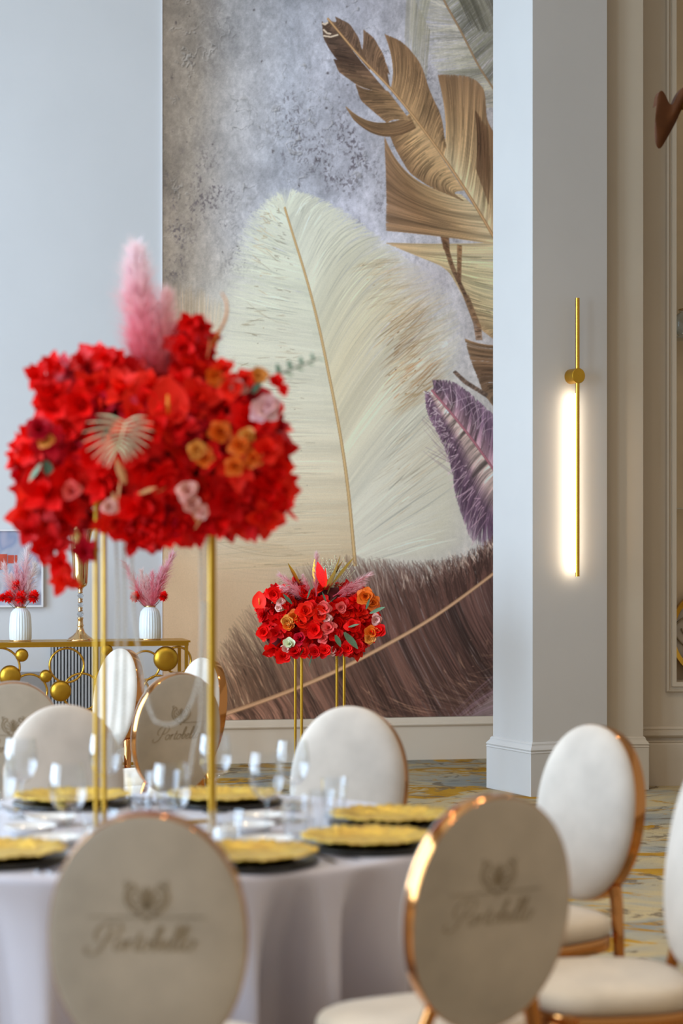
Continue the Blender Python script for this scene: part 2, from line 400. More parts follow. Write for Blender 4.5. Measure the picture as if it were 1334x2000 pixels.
def curve(pts, u):
    pts = np.array(pts, float); d = pts[:, 2] if pts.shape[1] == 3 else np.r_[0, np.cumsum(np.hypot(*np.diff(pts, axis=0).T))] / np.hypot(*np.diff(pts, axis=0).T).sum()
    k = np.linspace(0, 1, 90)
    # smoothed polyline
    px, py = np.interp(k, d, pts[:, 0]), np.interp(k, d, pts[:, 1])
    if len(pts) > 2:
        ker = np.ones(13) / 13; e = 6
        pxx = np.convolve(np.r_[2 * px[0] - px[e:0:-1], px, 2 * px[-1] - px[-2:-e - 2:-1]], ker, 'valid')
        pyy = np.convolve(np.r_[2 * py[0] - py[e:0:-1], py, 2 * py[-1] - py[-2:-e - 2:-1]], ker, 'valid')
        px, py = pxx, pyy
    return np.interp(u, k, px), np.interp(u, k, py)
def ctab(cols, t):
    cols = np.array(cols, float); k = np.linspace(0, 1, len(cols))
    return np.stack([np.interp(t, k, cols[:, j]) for j in range(3)], -1)
def splat(x, y, col, w, gain, amax=1.0):
    global canvas
    x = x - CX0; y = y - CY0; ok = (x > 1) & (x < CW - 3) & (y > 1) & (y < CH - 3); x, y, col, w = x[ok], y[ok], col[ok], w[ok]
    xi, yi = x.astype(int), y.astype(int); fx, fy = x - xi, y - yi
    acc = np.zeros((4, CW * CH))
    for dx, dy, ww in ((0, 0, (1 - fx) * (1 - fy)), (1, 0, fx * (1 - fy)), (0, 1, (1 - fx) * fy), (1, 1, fx * fy)):
        idx = (yi + dy) * CW + xi + dx; q = ww * w
        acc[3] += np.bincount(idx, q, CW * CH)
        for k in range(3): acc[k] += np.bincount(idx, q * col[:, k], CW * CH)
    a = np.clip(1 - np.exp(-gain * acc[3]), 0, 1) * amax
    c = acc[:3] / np.maximum(acc[3], 1e-6)
    a = a.reshape(CH, CW)[..., None]; canvas = canvas * (1 - a) + c.T.reshape(CH, CW, 3) * a
def vane(root, ctrl, tip, cols_u, cols_s=None, smix=0.6, n=700, m=150, jit=0.010, var=0.22, clump=26, gain=1.2, amax=1.0, s0=0.0, s1=1.0, taper=0.0, ragged=0.06, seed=0, wob=0.0, sj=0.0, lines=0, lf=(0.50, 1.22, 0.72)):
    """barbs: quadratic curves from the root curve over the control curve to the tip curve"""
    r = np.random.RandomState(seed + n); u = np.clip(np.sort(r.rand(n)), 0, 1)
    bx, by = curve(root, u); u2 = np.clip(u + jit * r.randn(n), 0, 1); tx, ty = curve(tip, u2)
    cx, cy = curve(ctrl, np.clip(u + 0.5 * jit * r.randn(n), 0, 1)) if ctrl is not None else ((bx + tx) / 2, (by + ty) / 2)
    end = s1 * (1 - ragged * r.rand(n) ** 2); st = s0 + sj * r.rand(n)
    s = st[:, None] + (end - st)[:, None] * np.linspace(0, 1, m)[None]
    x = (1 - s) ** 2 * bx[:, None] + 2 * s * (1 - s) * cx[:, None] + s * s * tx[:, None]
    y = (1 - s) ** 2 * by[:, None] + 2 * s * (1 - s) * cy[:, None] + s * s * ty[:, None]
    if wob: x = x + wob * np.sin(s * 5 + 6.28 * r.rand(n)[:, None]) * s; y = y + wob * np.cos(s * 4 + 6.28 * r.rand(n)[:, None]) * s
    col = ctab(cols_u, u)[:, None, :] * np.ones((1, m, 1))
    if cols_s is not None: col = col * (1 - smix) + smix * ctab(cols_s, s)
    cl = np.interp(u, np.linspace(0, 1, clump), r.randn(clump)) + 0.7 * np.interp(u, np.linspace(0, 1, clump * 4), r.randn(clump * 4)) + 0.5 * r.randn(n)
    col = col * (1 + var * np.clip(cl, -2, 2) * 0.6)[:, None, None]
    q = np.linspace(0, 1, m)[None]; w = np.ones_like(s) * (1 - taper * q ** 2)
    if sj: w = w * np.sin(np.pi * np.clip(q, 0.02, 0.98)) ** 0.6
    splat(x.ravel(), y.ravel(), np.clip(col, 0, 255).reshape(-1, 3), w.ravel(), gain, amax)
    if lines:
        for f_, am, sd in ((lf[0], 0.75, 1), (lf[1], 0.55, 2), (lf[2], 0.6, 3)):
            vane(root, ctrl, tip, np.array(cols_u) * f_, None if cols_s is None else np.array(cols_s) * f_, smix, int(lines * (0.5 if sd == 1 else 1)), m, jit * 0.4, 0.15, 8, 0.9, am, s0 + 0.03, s1 * 0.97, 0.0, 0.5, seed + 1000 * sd, wob, 0.45)
def quill(pts, w0, w1, col, col2, n=900):
    u = np.linspace(0, 1, n); x, y = curve(pts, u); w = np.interp(u, [0, 1], [w0, w1])
    gx, gy = np.gradient(x), np.gradient(y); L = np.hypot(gx, gy); nx, ny = -gy / L, gx / L
    k = np.linspace(-1, 1, 15)
    c = ctab([col2, col, col, tuple(min(255, v * 1.12) for v in col), col2], (k + 1) / 2)
    splat((x[:, None] + nx[:, None] * k * w[:, None] / 2).ravel(), (y[:, None] + ny[:, None] * k * w[:, None] / 2).ravel(), np.tile(c, (n, 1)), np.ones(n * 15), 2.5)

# pale olive plume, top right
sh3 = [(860, -20), (866, 0), (900, 60), (935, 130), (985, 205)]
vane(sh3, None, [(835, -40), (815, 20), (822, 70), (845, 130), (880, 170), (930, 215)], [(190, 184, 170), (172, 166, 146), (150, 146, 122), (168, 160, 140)], n=420, var=0.3, gain=0.35, amax=0.75, ragged=0.6, jit=0.04, seed=1)
vane(sh3, None, [(890, -40), (930, -20), (985, 10), (1000, 80), (1000, 160)], [(150, 148, 126), (120, 118, 98), (150, 146, 128)], n=420, var=0.3, gain=0.4, amax=0.8, ragged=0.5, jit=0.04, seed=2)
vane([(880, -30), (960, -30)], None, [(925, 60), (995, 70)], [(104, 100, 84), (120, 116, 104)], n=220, var=0.35, gain=0.4, amax=0.85, ragged=0.6, jit=0.05, seed=3)
vane([(812, -40), (850, -40)], None, [(800, 70), (812, 130)], [(176, 172, 150), (160, 156, 130)], n=120, gain=0.3, amax=0.6, ragged=0.7, jit=0.05, seed=4)
vane([(795, -30), (840, 60)], None, [(790, 90), (830, 200)], [(168, 162, 146), (148, 140, 116)], n=160, gain=0.35, amax=0.7, ragged=0.6, jit=0.06, seed=5)
quill(sh3, 2.2, 1.6, (160, 134, 104), (130, 104, 80))
# fuzzy tan plume behind the flowers
vane([(330, 760), (420, 760)], None, [(312, 560), (350, 548), (392, 560), (436, 590)], [(150, 128, 104), (172, 148, 120), (182, 160, 132)], n=420, gain=0.5, amax=0.85, ragged=0.35, jit=0.03, sj=0.6, seed=6)
# big cream ostrich feather
tint(1.3 * np.exp(-((XX - 745) / 175.0) ** 4 - ((YY - 930) / 190.0) ** 4), (204, 198, 178), 0.95)
tint(1.2 * np.exp(-((XX - 540) / 130.0) ** 4 - ((YY - 800) / 260.0) ** 4), (202, 198, 180), 0.9)
sh1 = [(556, 405), (573, 462), (594, 526), (620, 623), (634, 690), (656, 800), (670, 880), (682, 971), (694, 1105)]
tl = [(545, 378), (500, 395), (468, 450), (446, 530), (430, 620), (412, 720), (390, 830), (350, 930), (325, 1040), (380, 1120)]
cl1 = [(552, 388), (535, 420), (540, 490), (545, 570), (545, 650), (545, 740), (548, 830), (550, 920), (550, 1020), (580, 1100)]
tr = [(572, 372, 0), (640, 392, .12), (722, 448, .25), (806, 512, .42), (872, 556, .55), (905, 632, .68), (902, 700, .78), (884, 790, .86), (892, 880, .92), (905, 970, .97), (905, 1060, 1)]
cr1 = [(566, 385, 0), (610, 400, .12), (655, 455, .25), (700, 540, .42), (740, 610, .55), (775, 700, .68), (790, 790, .78), (795, 880, .86), (800, 940, .92), (810, 1010, .97), (800, 1080, 1)]
vane(sh1, cl1, tl, [(206, 208, 192), (204, 206, 188), (202, 200, 182), (204, 198, 178), (204, 190, 164), (200, 178, 146)], n=2600, m=240, gain=0.9, amax=0.98, var=0.05, ragged=0.45, jit=0.02, taper=0.75, seed=7, wob=4, lines=90, lf=(0.80, 1.10, 0.90))
vane(sh1, cr1, tr, [(206, 208, 194), (206, 206, 190), (204, 200, 178), (204, 194, 166), (208, 200, 176), (206, 202, 186), (206, 202, 188)], n=2800, m=250, gain=0.9, amax=0.98, var=0.06, ragged=0.45, jit=0.02, taper=0.75, seed=8, wob=4, lines=110, lf=(0.78, 1.10, 0.90))
vane(sh1, cl1, tl, [(150, 128, 92), (128, 106, 72), (140, 118, 88), (150, 128, 98)], n=110, m=90, gain=0.55, amax=0.55, s0=0.55, s1=0.82, ragged=0.5, jit=0.05, var=0.3, sj=0.2, seed=9)
vane(sh1, cl1, tl, [(120, 104, 78), (150, 128, 100)], n=120, m=60, gain=0.55, amax=0.5, s0=0.25, s1=0.5, ragged=0.6, jit=0.04, var=0.3, sj=0.2, seed=19)
vane(sh1, cl1, tl, [(226, 226, 214), (220, 214, 196)], n=160, m=160, gain=0.5, amax=0.5, s0=0.1, s1=1.0, ragged=0.7, jit=0.03, var=0.05, seed=10)
vane([(600, 560), (640, 720), (672, 900)], [(700, 500), (770, 640), (775, 800)], [(780, 505), (885, 590), (888, 760)], [(190, 160, 112), (176, 140, 92), (168, 132, 84)], n=330, m=120, gain=0.35, amax=0.6, s0=0.35, s1=1.0, ragged=0.5, jit=0.08, var=0.25, sj=0.4, seed=11)
vane([(640, 720), (676, 930)], [(740, 650), (790, 800)], [(850, 560), (884, 720)], [(140, 100, 60), (150, 104, 66), (132, 88, 50)], n=120, m=120, gain=0.5, amax=0.75, s0=0.4, s1=0.95, ragged=0.5, jit=0.08, var=0.3, sj=0.35, seed=12)
vane([(672, 900), (692, 1080)], [(780, 860), (800, 980)], [(890, 740), (905, 930)], [(150, 130, 100), (160, 138, 108)], n=110, m=120, gain=0.5, amax=0.5, s0=0.15, s1=0.98, ragged=0.6, jit=0.06, var=0.3, sj=0.5, seed=13)
vane([(560, 1060), (690, 1100)], [(440, 1060), (560, 1170)], [(360, 960), (360, 1120)], [(176, 152, 120), (160, 134, 104)], n=90, m=120, gain=0.5, amax=0.5, s0=0.1, s1=1, ragged=0.5, jit=0.08, var=0.3, seed=14)
vane([(554, 412), (562, 424)], None, [(512, 384), (540, 366), (572, 364), (604, 380)], [(206, 208, 192)], n=260, m=60, gain=0.6, amax=0.8, ragged=0.6, jit=0.08, taper=0.9, var=0.05, seed=15)
quill(sh1, 2.4, 5.2, (196, 168, 122), (146, 112, 70))
# lavender white gap right of the cream plume
tint(np.exp(-((XX - 835) / 60.0) ** 2 - ((YY - 540) / 45.0) ** 2), (196, 186, 190), 0.45)
# brown wing feather
sh2 = [(640, 36), (705, 114), (760, 168), (811, 231), (873, 316), (922, 390), (985, 498)]
DK, MD, TN, CR = (98, 76, 62), (142, 112, 84), (190, 156, 116), (226, 214, 178)
# lower cream vane
vane([(1005, 470), (1010, 560), (1010, 690)], [(900, 480), (930, 590), (975, 650)], [(752, 474), (800, 494), (872, 522), (905, 578), (926, 634), (972, 668)], [TN, (200, 180, 140), (206, 190, 150), TN, (150, 118, 84)], [(222, 212, 176), (212, 196, 154), (184, 154, 116)], 0.6, n=700, gain=1.2, var=0.11, lines=77, seed=20)
vane([(1000, 672), (1000, 810)], [(950, 680), (960, 770)], [(908, 662), (918, 700), (930, 730), (946, 772), (970, 800)], [MD, (112, 86, 66), (120, 98, 78)], n=320, var=0.19, lines=35, seed=21)
vane([(884, 726), (905, 748), (950, 776)], None, [(890, 724), (912, 744), (954, 770)], [(112, 92, 80)], n=240, m=20, gain=1, lines=26, seed=22)
vane([(851, 428), (866, 480), (880, 524), (907, 580)], None, [(858, 430), (876, 484), (888, 524), (914, 580)], [(92, 66, 50), (120, 88, 64), (90, 68, 54)], n=420, m=30, var=0.16, gain=1, amax=0.85, lines=46, seed=23)
vane([(862, 432), (866, 486)], None, [(876, 432), (878, 496)], [(128, 94, 66), (112, 80, 56)], n=200, m=30, var=0.16, gain=1, amax=0.8, lines=22, seed=24)
vane([(893, 478), (893, 546)], None, [(902, 480), (900, 556)], [(150, 110, 76), (112, 82, 62)], n=200, m=24, var=0.16, gain=1, amax=0.8, lines=22, seed=25)
vane([(905, 578), (925, 632), (930, 664)], None, [(915, 576), (940, 640), (942, 664)], [(110, 82, 62), (140, 104, 76)], n=240, m=30, var=0.16, gain=1, amax=0.7, lines=26, seed=26)
# left vane, from the quill's base to its tip
vane([(900, 380), (930, 408), (972, 478)], [(790, 372), (815, 408), (880, 462)], [(751, 268), (754, 330), (755, 390), (754, 450)], [(170, 136, 98), (150, 116, 82), (136, 104, 74), (164, 130, 94)], [CR, (196, 164, 122), (150, 116, 84), (132, 104, 84)], 0.6, n=900, gain=1.4, var=0.17, clump=40, ragged=0.03, lines=100, seed=27)
vane([(800, 222), (850, 290), (905, 372)], [(776, 246), (812, 304), (870, 372)], [(755, 246), (771, 288), (800, 338), (842, 366), (905, 392)], [(176, 142, 102), (190, 156, 116), (196, 164, 122), (200, 172, 130)], [(196, 162, 120), (178, 142, 102), (104, 76, 54)], 0.65, n=700, gain=1.4, var=0.11, clump=40, ragged=0.03, lines=77, seed=28)
vane([(800, 226), (812, 250)], [(730, 262), (745, 290)], [(675, 208), (690, 232)], [(140, 110, 80), (120, 92, 66)], n=260, gain=1.4, var=0.16, jit=0.03, lines=28, seed=29)
vane([(757, 178), (800, 235)], [(715, 180), (765, 228)], [(695, 166), (705, 196), (756, 240)], [(112, 86, 64), (150, 118, 86), (160, 128, 94)], [(160, 128, 92), (140, 110, 80), (110, 84, 62)], 0.5, n=420, gain=1.4, var=0.20, clump=40, lines=46, seed=30)
vane([(708, 124), (757, 182)], [(670, 122), (712, 174)], [(652, 116), (662, 140), (696, 164)], [(84, 64, 52), (116, 90, 70), (140, 110, 82)], n=380, gain=1.4, var=0.24, clump=40, lines=42, seed=31)
vane([(643, 40), (712, 130)], [(634, 56), (672, 118)], [(629, 42), (632, 74), (645, 98), (660, 118)], [(104, 82, 68), (94, 74, 62), (80, 60, 48)], n=420, gain=1.4, var=0.12, lines=46, seed=32)
# right vane
vane([(866, 306), (905, 364), (985, 495)], [(880, 240), (930, 300), (990, 420)], [(855, 146), (886, 146), (922, 150), (946, 172), (950, 236), (985, 290)], [(160, 126, 90), (176, 142, 104), (180, 146, 108), (186, 152, 112), (150, 112, 78), (170, 130, 92)], [(232, 220, 184), (206, 176, 134), (168, 134, 98), (116, 88, 66)], 0.6, n=1100, m=260, gain=1.2, var=0.15, clump=40, ragged=0.05, lines=122, seed=33)
vane([(930, 330), (955, 400)], [(935, 270), (960, 320)], [(928, 215), (952, 250)], [(90, 62, 44), (112, 82, 58)], n=140, gain=0.7, amax=0.7, var=0.16, lines=15, seed=34)
vane([(764, 172), (866, 308)], [(776, 128), (826, 176), (872, 270)], [(752, 67), (788, 82), (822, 124), (840, 182), (862, 226), (870, 290)], [(132, 102, 74), (148, 116, 84), (164, 130, 94), (180, 146, 106)], [(186, 152, 112), (164, 130, 94), (118, 90, 66)], 0.5, n=900, m=220, gain=1.3, var=0.13, clump=40, ragged=0.04, lines=100, seed=35)
vane([(704, 112), (762, 172)], [(712, 88), (752, 130)], [(710, 58), (730, 74), (748, 106), (761, 146)], [(112, 88, 70), (134, 104, 80), (128, 98, 74)], n=360, gain=1.0, var=0.22, clump=40, lines=40, seed=36)
vane([(643, 40), (722, 136)], [(664, 50), (712, 106)], [(655, 33), (683, 47), (700, 74), (708, 104)], [(116, 92, 76), (110, 86, 70), (124, 96, 74)], n=380, gain=1.4, var=0.12, lines=42, seed=37)
for (a, b) in (((646, 66), (632, 58)), ((660, 68), (632, 70)), ((640, 44), (630, 46))):
    quill([a, ((a[0] + b[0]) / 2, (a[1] + b[1]) / 2 + 3), b], 1.6, 1.4, (214, 196, 176), (190, 170, 150), 80)
quill(sh2, 2.6, 4.0, (196, 160, 118), (136, 98, 62))
# purple feather
sh4 = [(843, 762), (880, 805), (920, 855), (968, 922), (1000, 970)]
vane(sh4, [(850, 762), (892, 770), (925, 800), (962, 840), (1000, 900)], [(845, 742), (880, 742), (912, 762), (942, 790), (970, 814), (1010, 860)], [(122, 98, 112), (104, 82, 98), (92, 72, 90), (104, 84, 104)], [(190, 150, 150), (104, 80, 98), (120, 98, 114)], 0.55, n=620, lines=60, gain=1.0, var=0.5, clump=40, jit=0.05, ragged=0.45, seed=40)
vane(sh4, [(836, 770), (856, 806), (884, 856), (912, 940), (950, 1010)], [(830, 764), (829, 798), (846, 832), (868, 872), (886, 930), (888, 970), (906, 1016), (922, 1066), (985, 1075)], [(146, 118, 130), (122, 98, 112), (104, 80, 98), (96, 74, 92)], [(226, 204, 184), (216, 188, 176), (112, 86, 104), (88, 64, 84), (126, 100, 120)], 0.75, n=900, lines=90, gain=1.0, var=0.45, clump=50, jit=0.045, ragged=0.5, seed=41)
vane(sh4, [(836, 770), (880, 870), (950, 1010)], [(826, 764), (862, 872), (884, 970), (922, 1066)], [(240, 224, 226), (200, 160, 176)], n=60, gain=0.6, amax=0.7, s0=0.5, jit=0.1, var=0.1, ragged=0.6, seed=42)
vane(sh4, [(850, 762), (925, 800), (1000, 900)], [(845, 742), (912, 762), (1010, 860)], [(236, 214, 224), (210, 176, 190)], n=30, gain=0.6, amax=0.6, s0=0.3, jit=0.2, var=0.1, ragged=0.7, seed=43)
vane([(900, 860), (940, 980)], [(860, 840), (890, 940)], [(824, 806), (826, 880)], [(110, 84, 100)], n=22, gain=0.6, amax=0.7, jit=0.3, ragged=0.6, seed=44)
quill(sh4, 3, 3, (176, 112, 120), (130, 84, 100))
# dark brown feather along the bottom
sh5 = [(425, 1399), (504, 1373), (588, 1341), (655, 1312), (714, 1282), (819, 1224), (882, 1182), (966, 1119), (1000, 1092)]
up = [(405, 1330), (420, 1270), (448, 1220), (500, 1165), (555, 1118), (620, 1092), (690, 1082), (755, 1098), (820, 1098), (885, 1092), (945, 1066), (1000, 1020)]
uc = [(418, 1370), (470, 1335), (530, 1290), (590, 1240), (640, 1205), (700, 1180), (760, 1165), (830, 1150), (890, 1130), (960, 1090), (1000, 1060)]
vane(sh5, uc, up, [(178, 144, 114), (140, 110, 90), (112, 84, 72), (88, 62, 54), (84, 60, 54), (86, 62, 56)], [(92, 62, 54), (84, 60, 52), (104, 80, 74)], 0.4, n=1700, m=220, gain=0.8, var=0.30, clump=60, jit=0.026, ragged=0.5, taper=0.6, seed=50, wob=4, lines=150, lf=(0.5, 1.5, 0.7))
vane(sh5, uc, up, [(220, 190, 160), (176, 140, 116), (130, 100, 88), (170, 140, 122)], n=220, m=110, gain=0.6, amax=0.5, s0=0.45, s1=1.05, jit=0.05, var=0.2, ragged=0.5, sj=0.3, seed=51, wob=4)
vane([(700, 1215), (980, 1080)], None, [(692, 1130), (968, 1050)], [(226, 204, 186)], n=60, m=60, gain=0.7, amax=0.8, jit=0.05, ragged=0.9, s0=0.1, var=0.1, sj=0.5, seed=52)
dn = [(440, 1420), (500, 1430), (560, 1436), (620, 1440), (700, 1440), (790, 1438), (880, 1425), (960, 1370), (1000, 1280), (1010, 1180)]
dc = [(450, 1410), (540, 1400), (610, 1390), (680, 1380), (745, 1370), (820, 1345), (890, 1290), (950, 1220), (990, 1140)]
vane(sh5, dc, dn, [(150, 112, 92), (112, 82, 70), (92, 66, 56), (88, 62, 54), (86, 62, 56), (96, 70, 66)], n=1700, m=220, gain=1.0, var=0.34, clump=70, jit=0.012, ragged=0.2, seed=53, wob=2, lines=150, lf=(0.5, 1.5, 0.7))
vane([(620, 1325), (760, 1275), (985, 1180)], [(690, 1400), (860, 1370), (960, 1290)], [(840, 1425), (960, 1370), (1000, 1250)], [(176, 136, 108), (190, 152, 124), (150, 114, 94)], n=90, m=120, gain=0.55, amax=0.65, jit=0.1, s0=0.15, ragged=0.8, var=0.25, sj=0.5, seed=54)
vane([(620, 1325), (760, 1275), (985, 1180)], [(690, 1400), (860, 1370), (960, 1290)], [(840, 1425), (960, 1370), (1000, 1250)], [(58, 40, 36)], n=160, m=120, gain=0.5, amax=0.6, jit=0.1, s0=0.25, ragged=0.6, var=0.25, sj=0.4, seed=55)
vane([(990, 1300), (990, 1420)], [(930, 1340), (940, 1410)], [(880, 1400), (900, 1430)], [(150, 122, 140), (170, 140, 154)], n=90, m=90, gain=0.6, amax=0.6, jit=0.1, ragged=0.5, var=0.3, seed=56)
quill(sh5, 8.0, 4.6, (196, 158, 124), (150, 112, 84))
canvas = np.clip(canvas, 0, 255)

mu_t0, mu_t1, mu_z0, mu_z1 = wall_t(317), wall_t(985), 0.304, 5.5
NU, NV = 640, 1330
tt, zz = np.meshgrid(np.linspace(mu_t0, mu_t1, NU), np.linspace(mu_z0, mu_z1, NV))
OUT = 0.012
wx = MO.x + MW.x * tt + MN.x * OUT; wy = MO.y + MW.y * tt + MN.y * OUT
ppx = CX + FPX * wx / wy; ppy = HY - FPX * (zz - CAMZ) / wy
ix = np.clip(ppx - CX0, 0, CW - 1.01); iy = np.clip(ppy - CY0, 0, CH - 1.01)
i0, j0 = iy.astype(int), ix.astype(int); fy, fx = (iy - i0)[..., None], (ix - j0)[..., None]
cc = (canvas[i0, j0] * (1 - fx) + canvas[i0, j0 + 1] * fx) * (1 - fy) + (canvas[i0 + 1, j0] * (1 - fx) + canvas[i0 + 1, j0 + 1] * fx) * fy
cc = cc / 255.0; cc = np.where(cc <= 0.04045, cc / 12.92, ((cc + 0.055) / 1.055) ** 2.4)
MURAL_GAIN = 1.42
me = bpy.data.meshes.new('print')
nv = NU * NV; me.vertices.add(nv)
me.vertices.foreach_set('co', np.stack([tt, np.full_like(tt, -OUT), zz], -1).astype(np.float32).ravel())
q = (np.arange(NV - 1)[:, None] * NU + np.arange(NU - 1)[None]).ravel()
quads = np.stack([q, q + 1, q + 1 + NU, q + NU], -1).astype(np.int32)
me.loops.add(quads.size); me.polygons.add(len(quads))
me.loops.foreach_set('vertex_index', quads.ravel()); me.polygons.foreach_set('loop_start', np.arange(0, quads.size, 4, dtype=np.int32))
me.update(); me.validate()
ca = me.color_attributes.new('Col', 'FLOAT_COLOR', 'POINT')
ca.data.foreach_set('color', np.concatenate([np.clip(cc * MURAL_GAIN * np.array((1.06, 1.0, 0.95)), 0, 1), np.ones((NV, NU, 1))], -1).astype(np.float32).ravel())
mm = bpy.data.materials.new('mural_print'); mm.use_nodes = True; nt = mm.node_tree; b = nt.nodes['Principled BSDF']
b.inputs['Roughness'].default_value = 0.62; b.inputs['Specular IOR Level'].default_value = 0.25
at = nt.nodes.new('ShaderNodeAttribute'); at.attribute_name = 'Col'
nn = nt.nodes.new('ShaderNodeTexNoise'); nn.inputs['Scale'].default_value = 150; nn.inputs['Detail'].default_value = 3
mr = nt.nodes.new('ShaderNodeMapRange'); mr.inputs[3].default_value = 0.86; mr.inputs[4].default_value = 1.14
tcm = nt.nodes.new('ShaderNodeTexCoord'); nt.links.new(tcm.outputs['Object'], nn.inputs['Vector'])
mxm = nt.nodes.new('ShaderNodeMix'); mxm.data_type = 'RGBA'; mxm.blend_type = 'MULTIPLY'; mxm.inputs[0].default_value = 1
nt.links.new(nn.outputs['Fac'], mr.inputs[0]); nt.links.new(at.outputs['Color'], mxm.inputs[6]); nt.links.new(mr.outputs[0], mxm.inputs[7]); nt.links.new(mxm.outputs[2], b.inputs['Base Color'])
MATS['mural_print'] = mm; me.materials.append(mm)
mural = empty('feather_mural'); wall_frame(mural); tag(mural, 'tall printed mural of brown, cream and purple feathers on grey plaster', 'mural')
pr = bpy.data.objects.new('print', me); COL.objects.link(pr); pr.parent = mural
MB().box(mu_t0, mu_t1, -0.0115, -0.001, mu_z0 + 0.001, mu_z1).build('backing_board', 'frame_white', mural, smooth=False)
MB().box(mu_t0 - 0.006, mu_t0 - 0.0005, -0.016, -0.001, mu_z0 + 0.001, mu_z1).build('edge_strip', 'frame_white', mural, smooth=False)

# ------------------------------------------------------------------ oval-back chair
def chair_lettering():
    """crest, rule and script word, drawn as flat stitched ribbons in (u, v) metres about the oval centre"""
    strokes = []
    def st(pts, w=0.0016, ch=0.6, k=0.62): w = w * (1 if w < 0.0012 else k); strokes.append((smoothpts([(p[0], p[1], 0) for p in pts], 7), w, ch))
    # word: unit letters, x-height 1, sheared
    word = []
    def L(x, *runs):
        for r in runs: word.append([(x + a, b2) for a, b2 in r])
    L(0, [(1.15, 2.35), (0.98, 1.5), (0.75, 0.6), (0.4, -0.1), (-0.2, -0.42), (-0.75, -0.2), (-0.65, 0.25)],
         [(0.3, 0.9), (-0.1, 1.1), (-0.2, 1.75), (0.25, 2.4), (1.05, 2.7), (1.8, 2.5), (2.0, 1.9), (1.65, 1.3), (1.05, 1.1), (0.8, 1.3)])
    def o_(x): L(x, [(0.75, 0.85), (0.45, 1.0), (0.1, 0.7), (0.05, 0.25), (0.3, 0.0), (0.65, 0.2), (0.8, 0.6), (0.7, 0.9), (0.95, 0.8), (1.15, 0.85)])
    o_(1.75)
    L(2.8, [(0.0, 0.75), (0.2, 1.0), (0.12, 0.5), (0.0, 0.0)], [(0.15, 0.65), (0.4, 0.95), (0.65, 0.95)])
    L(3.6, [(0.25, 1.7), (0.15, 0.9), (0.05, 0.3), (0.2, 0.0), (0.5, 0.2)], [(-0.15, 1.05), (0.55, 1.1)])
    o_(4.15)
    L(5.25, [(0.0, 0.4), (0.3, 1.2), (0.42, 2.1), (0.22, 2.3), (0.08, 1.6), (0.05, 0.5), (0.2, 0.02), (0.5, 0.2), (0.6, 0.7), (0.45, 0.95), (0.8, 0.8)])
    L(6.1, [(0.0, 0.4), (0.4, 0.6), (0.55, 0.9), (0.3, 1.0), (0.05, 0.6), (0.12, 0.1), (0.4, 0.0), (0.75, 0.35)])
    for x in (6.9, 7.55): L(x, [(0.0, 0.4), (0.3, 1.2), (0.42, 2.1), (0.24, 2.35), (0.1, 1.6), (0.08, 0.5), (0.25, 0.0), (0.6, 0.35)])
    o_(8.15)
    k = 0.0222
    for r in word:
        st([((x + 0.28 * y - 4.9) * k, y * k - 0.022) for x, y in r], 0.0010, 0.9)
    # rule
    strokes.append(([Vector((-0.118 + 0.0236 * i, 0.0475, 0)) for i in range(11)], 0.0008, 0))
    # crest: two mirrored scrolls round a leaf spray
    cz = 0.085
    for s in (-1, 1):
        st([(s * 0.012, cz - 0.034), (s * 0.032, cz - 0.022), (s * 0.043, cz), (s * 0.038, cz + 0.022), (s * 0.026, cz + 0.03), (s * 0.022, cz + 0.02), (s * 0.030, cz + 0.014)], 0.002, 0.6)
        st([(s * 0.012, cz - 0.034), (s * 0.024, cz - 0.02), (s * 0.034, cz), (s * 0.031, cz + 0.016)], 0.0014, 0.6)
        st([(s * 0.038, cz + 0.022), (s * 0.042, cz + 0.034), (s * 0.032, cz + 0.036)], 0.0016, 0.5)
        for a in (0.25, 0.6, 0.95, 1.3):
            st([(0, cz - 0.02), (s * 0.013 * math.sin(a), cz - 0.02 + 0.02 * math.cos(a)), (s * 0.03 * math.sin(a), cz - 0.018 + 0.04 * math.cos(a))], 0.0019, 0.4)
        st([(s * 0.004, cz - 0.02), (s * 0.016, cz - 0.026), (s * 0.012, cz - 0.036), (s * 0.002, cz - 0.034)], 0.0018, 0.4)
    st([(0, cz - 0.03), (0, cz), (0, cz + 0.026)], 0.002, 0.3)
    st([(-0.004, cz - 0.04), (0, cz - 0.046), (0.004, cz - 0.04)], 0.002, 0.3)
    return strokes

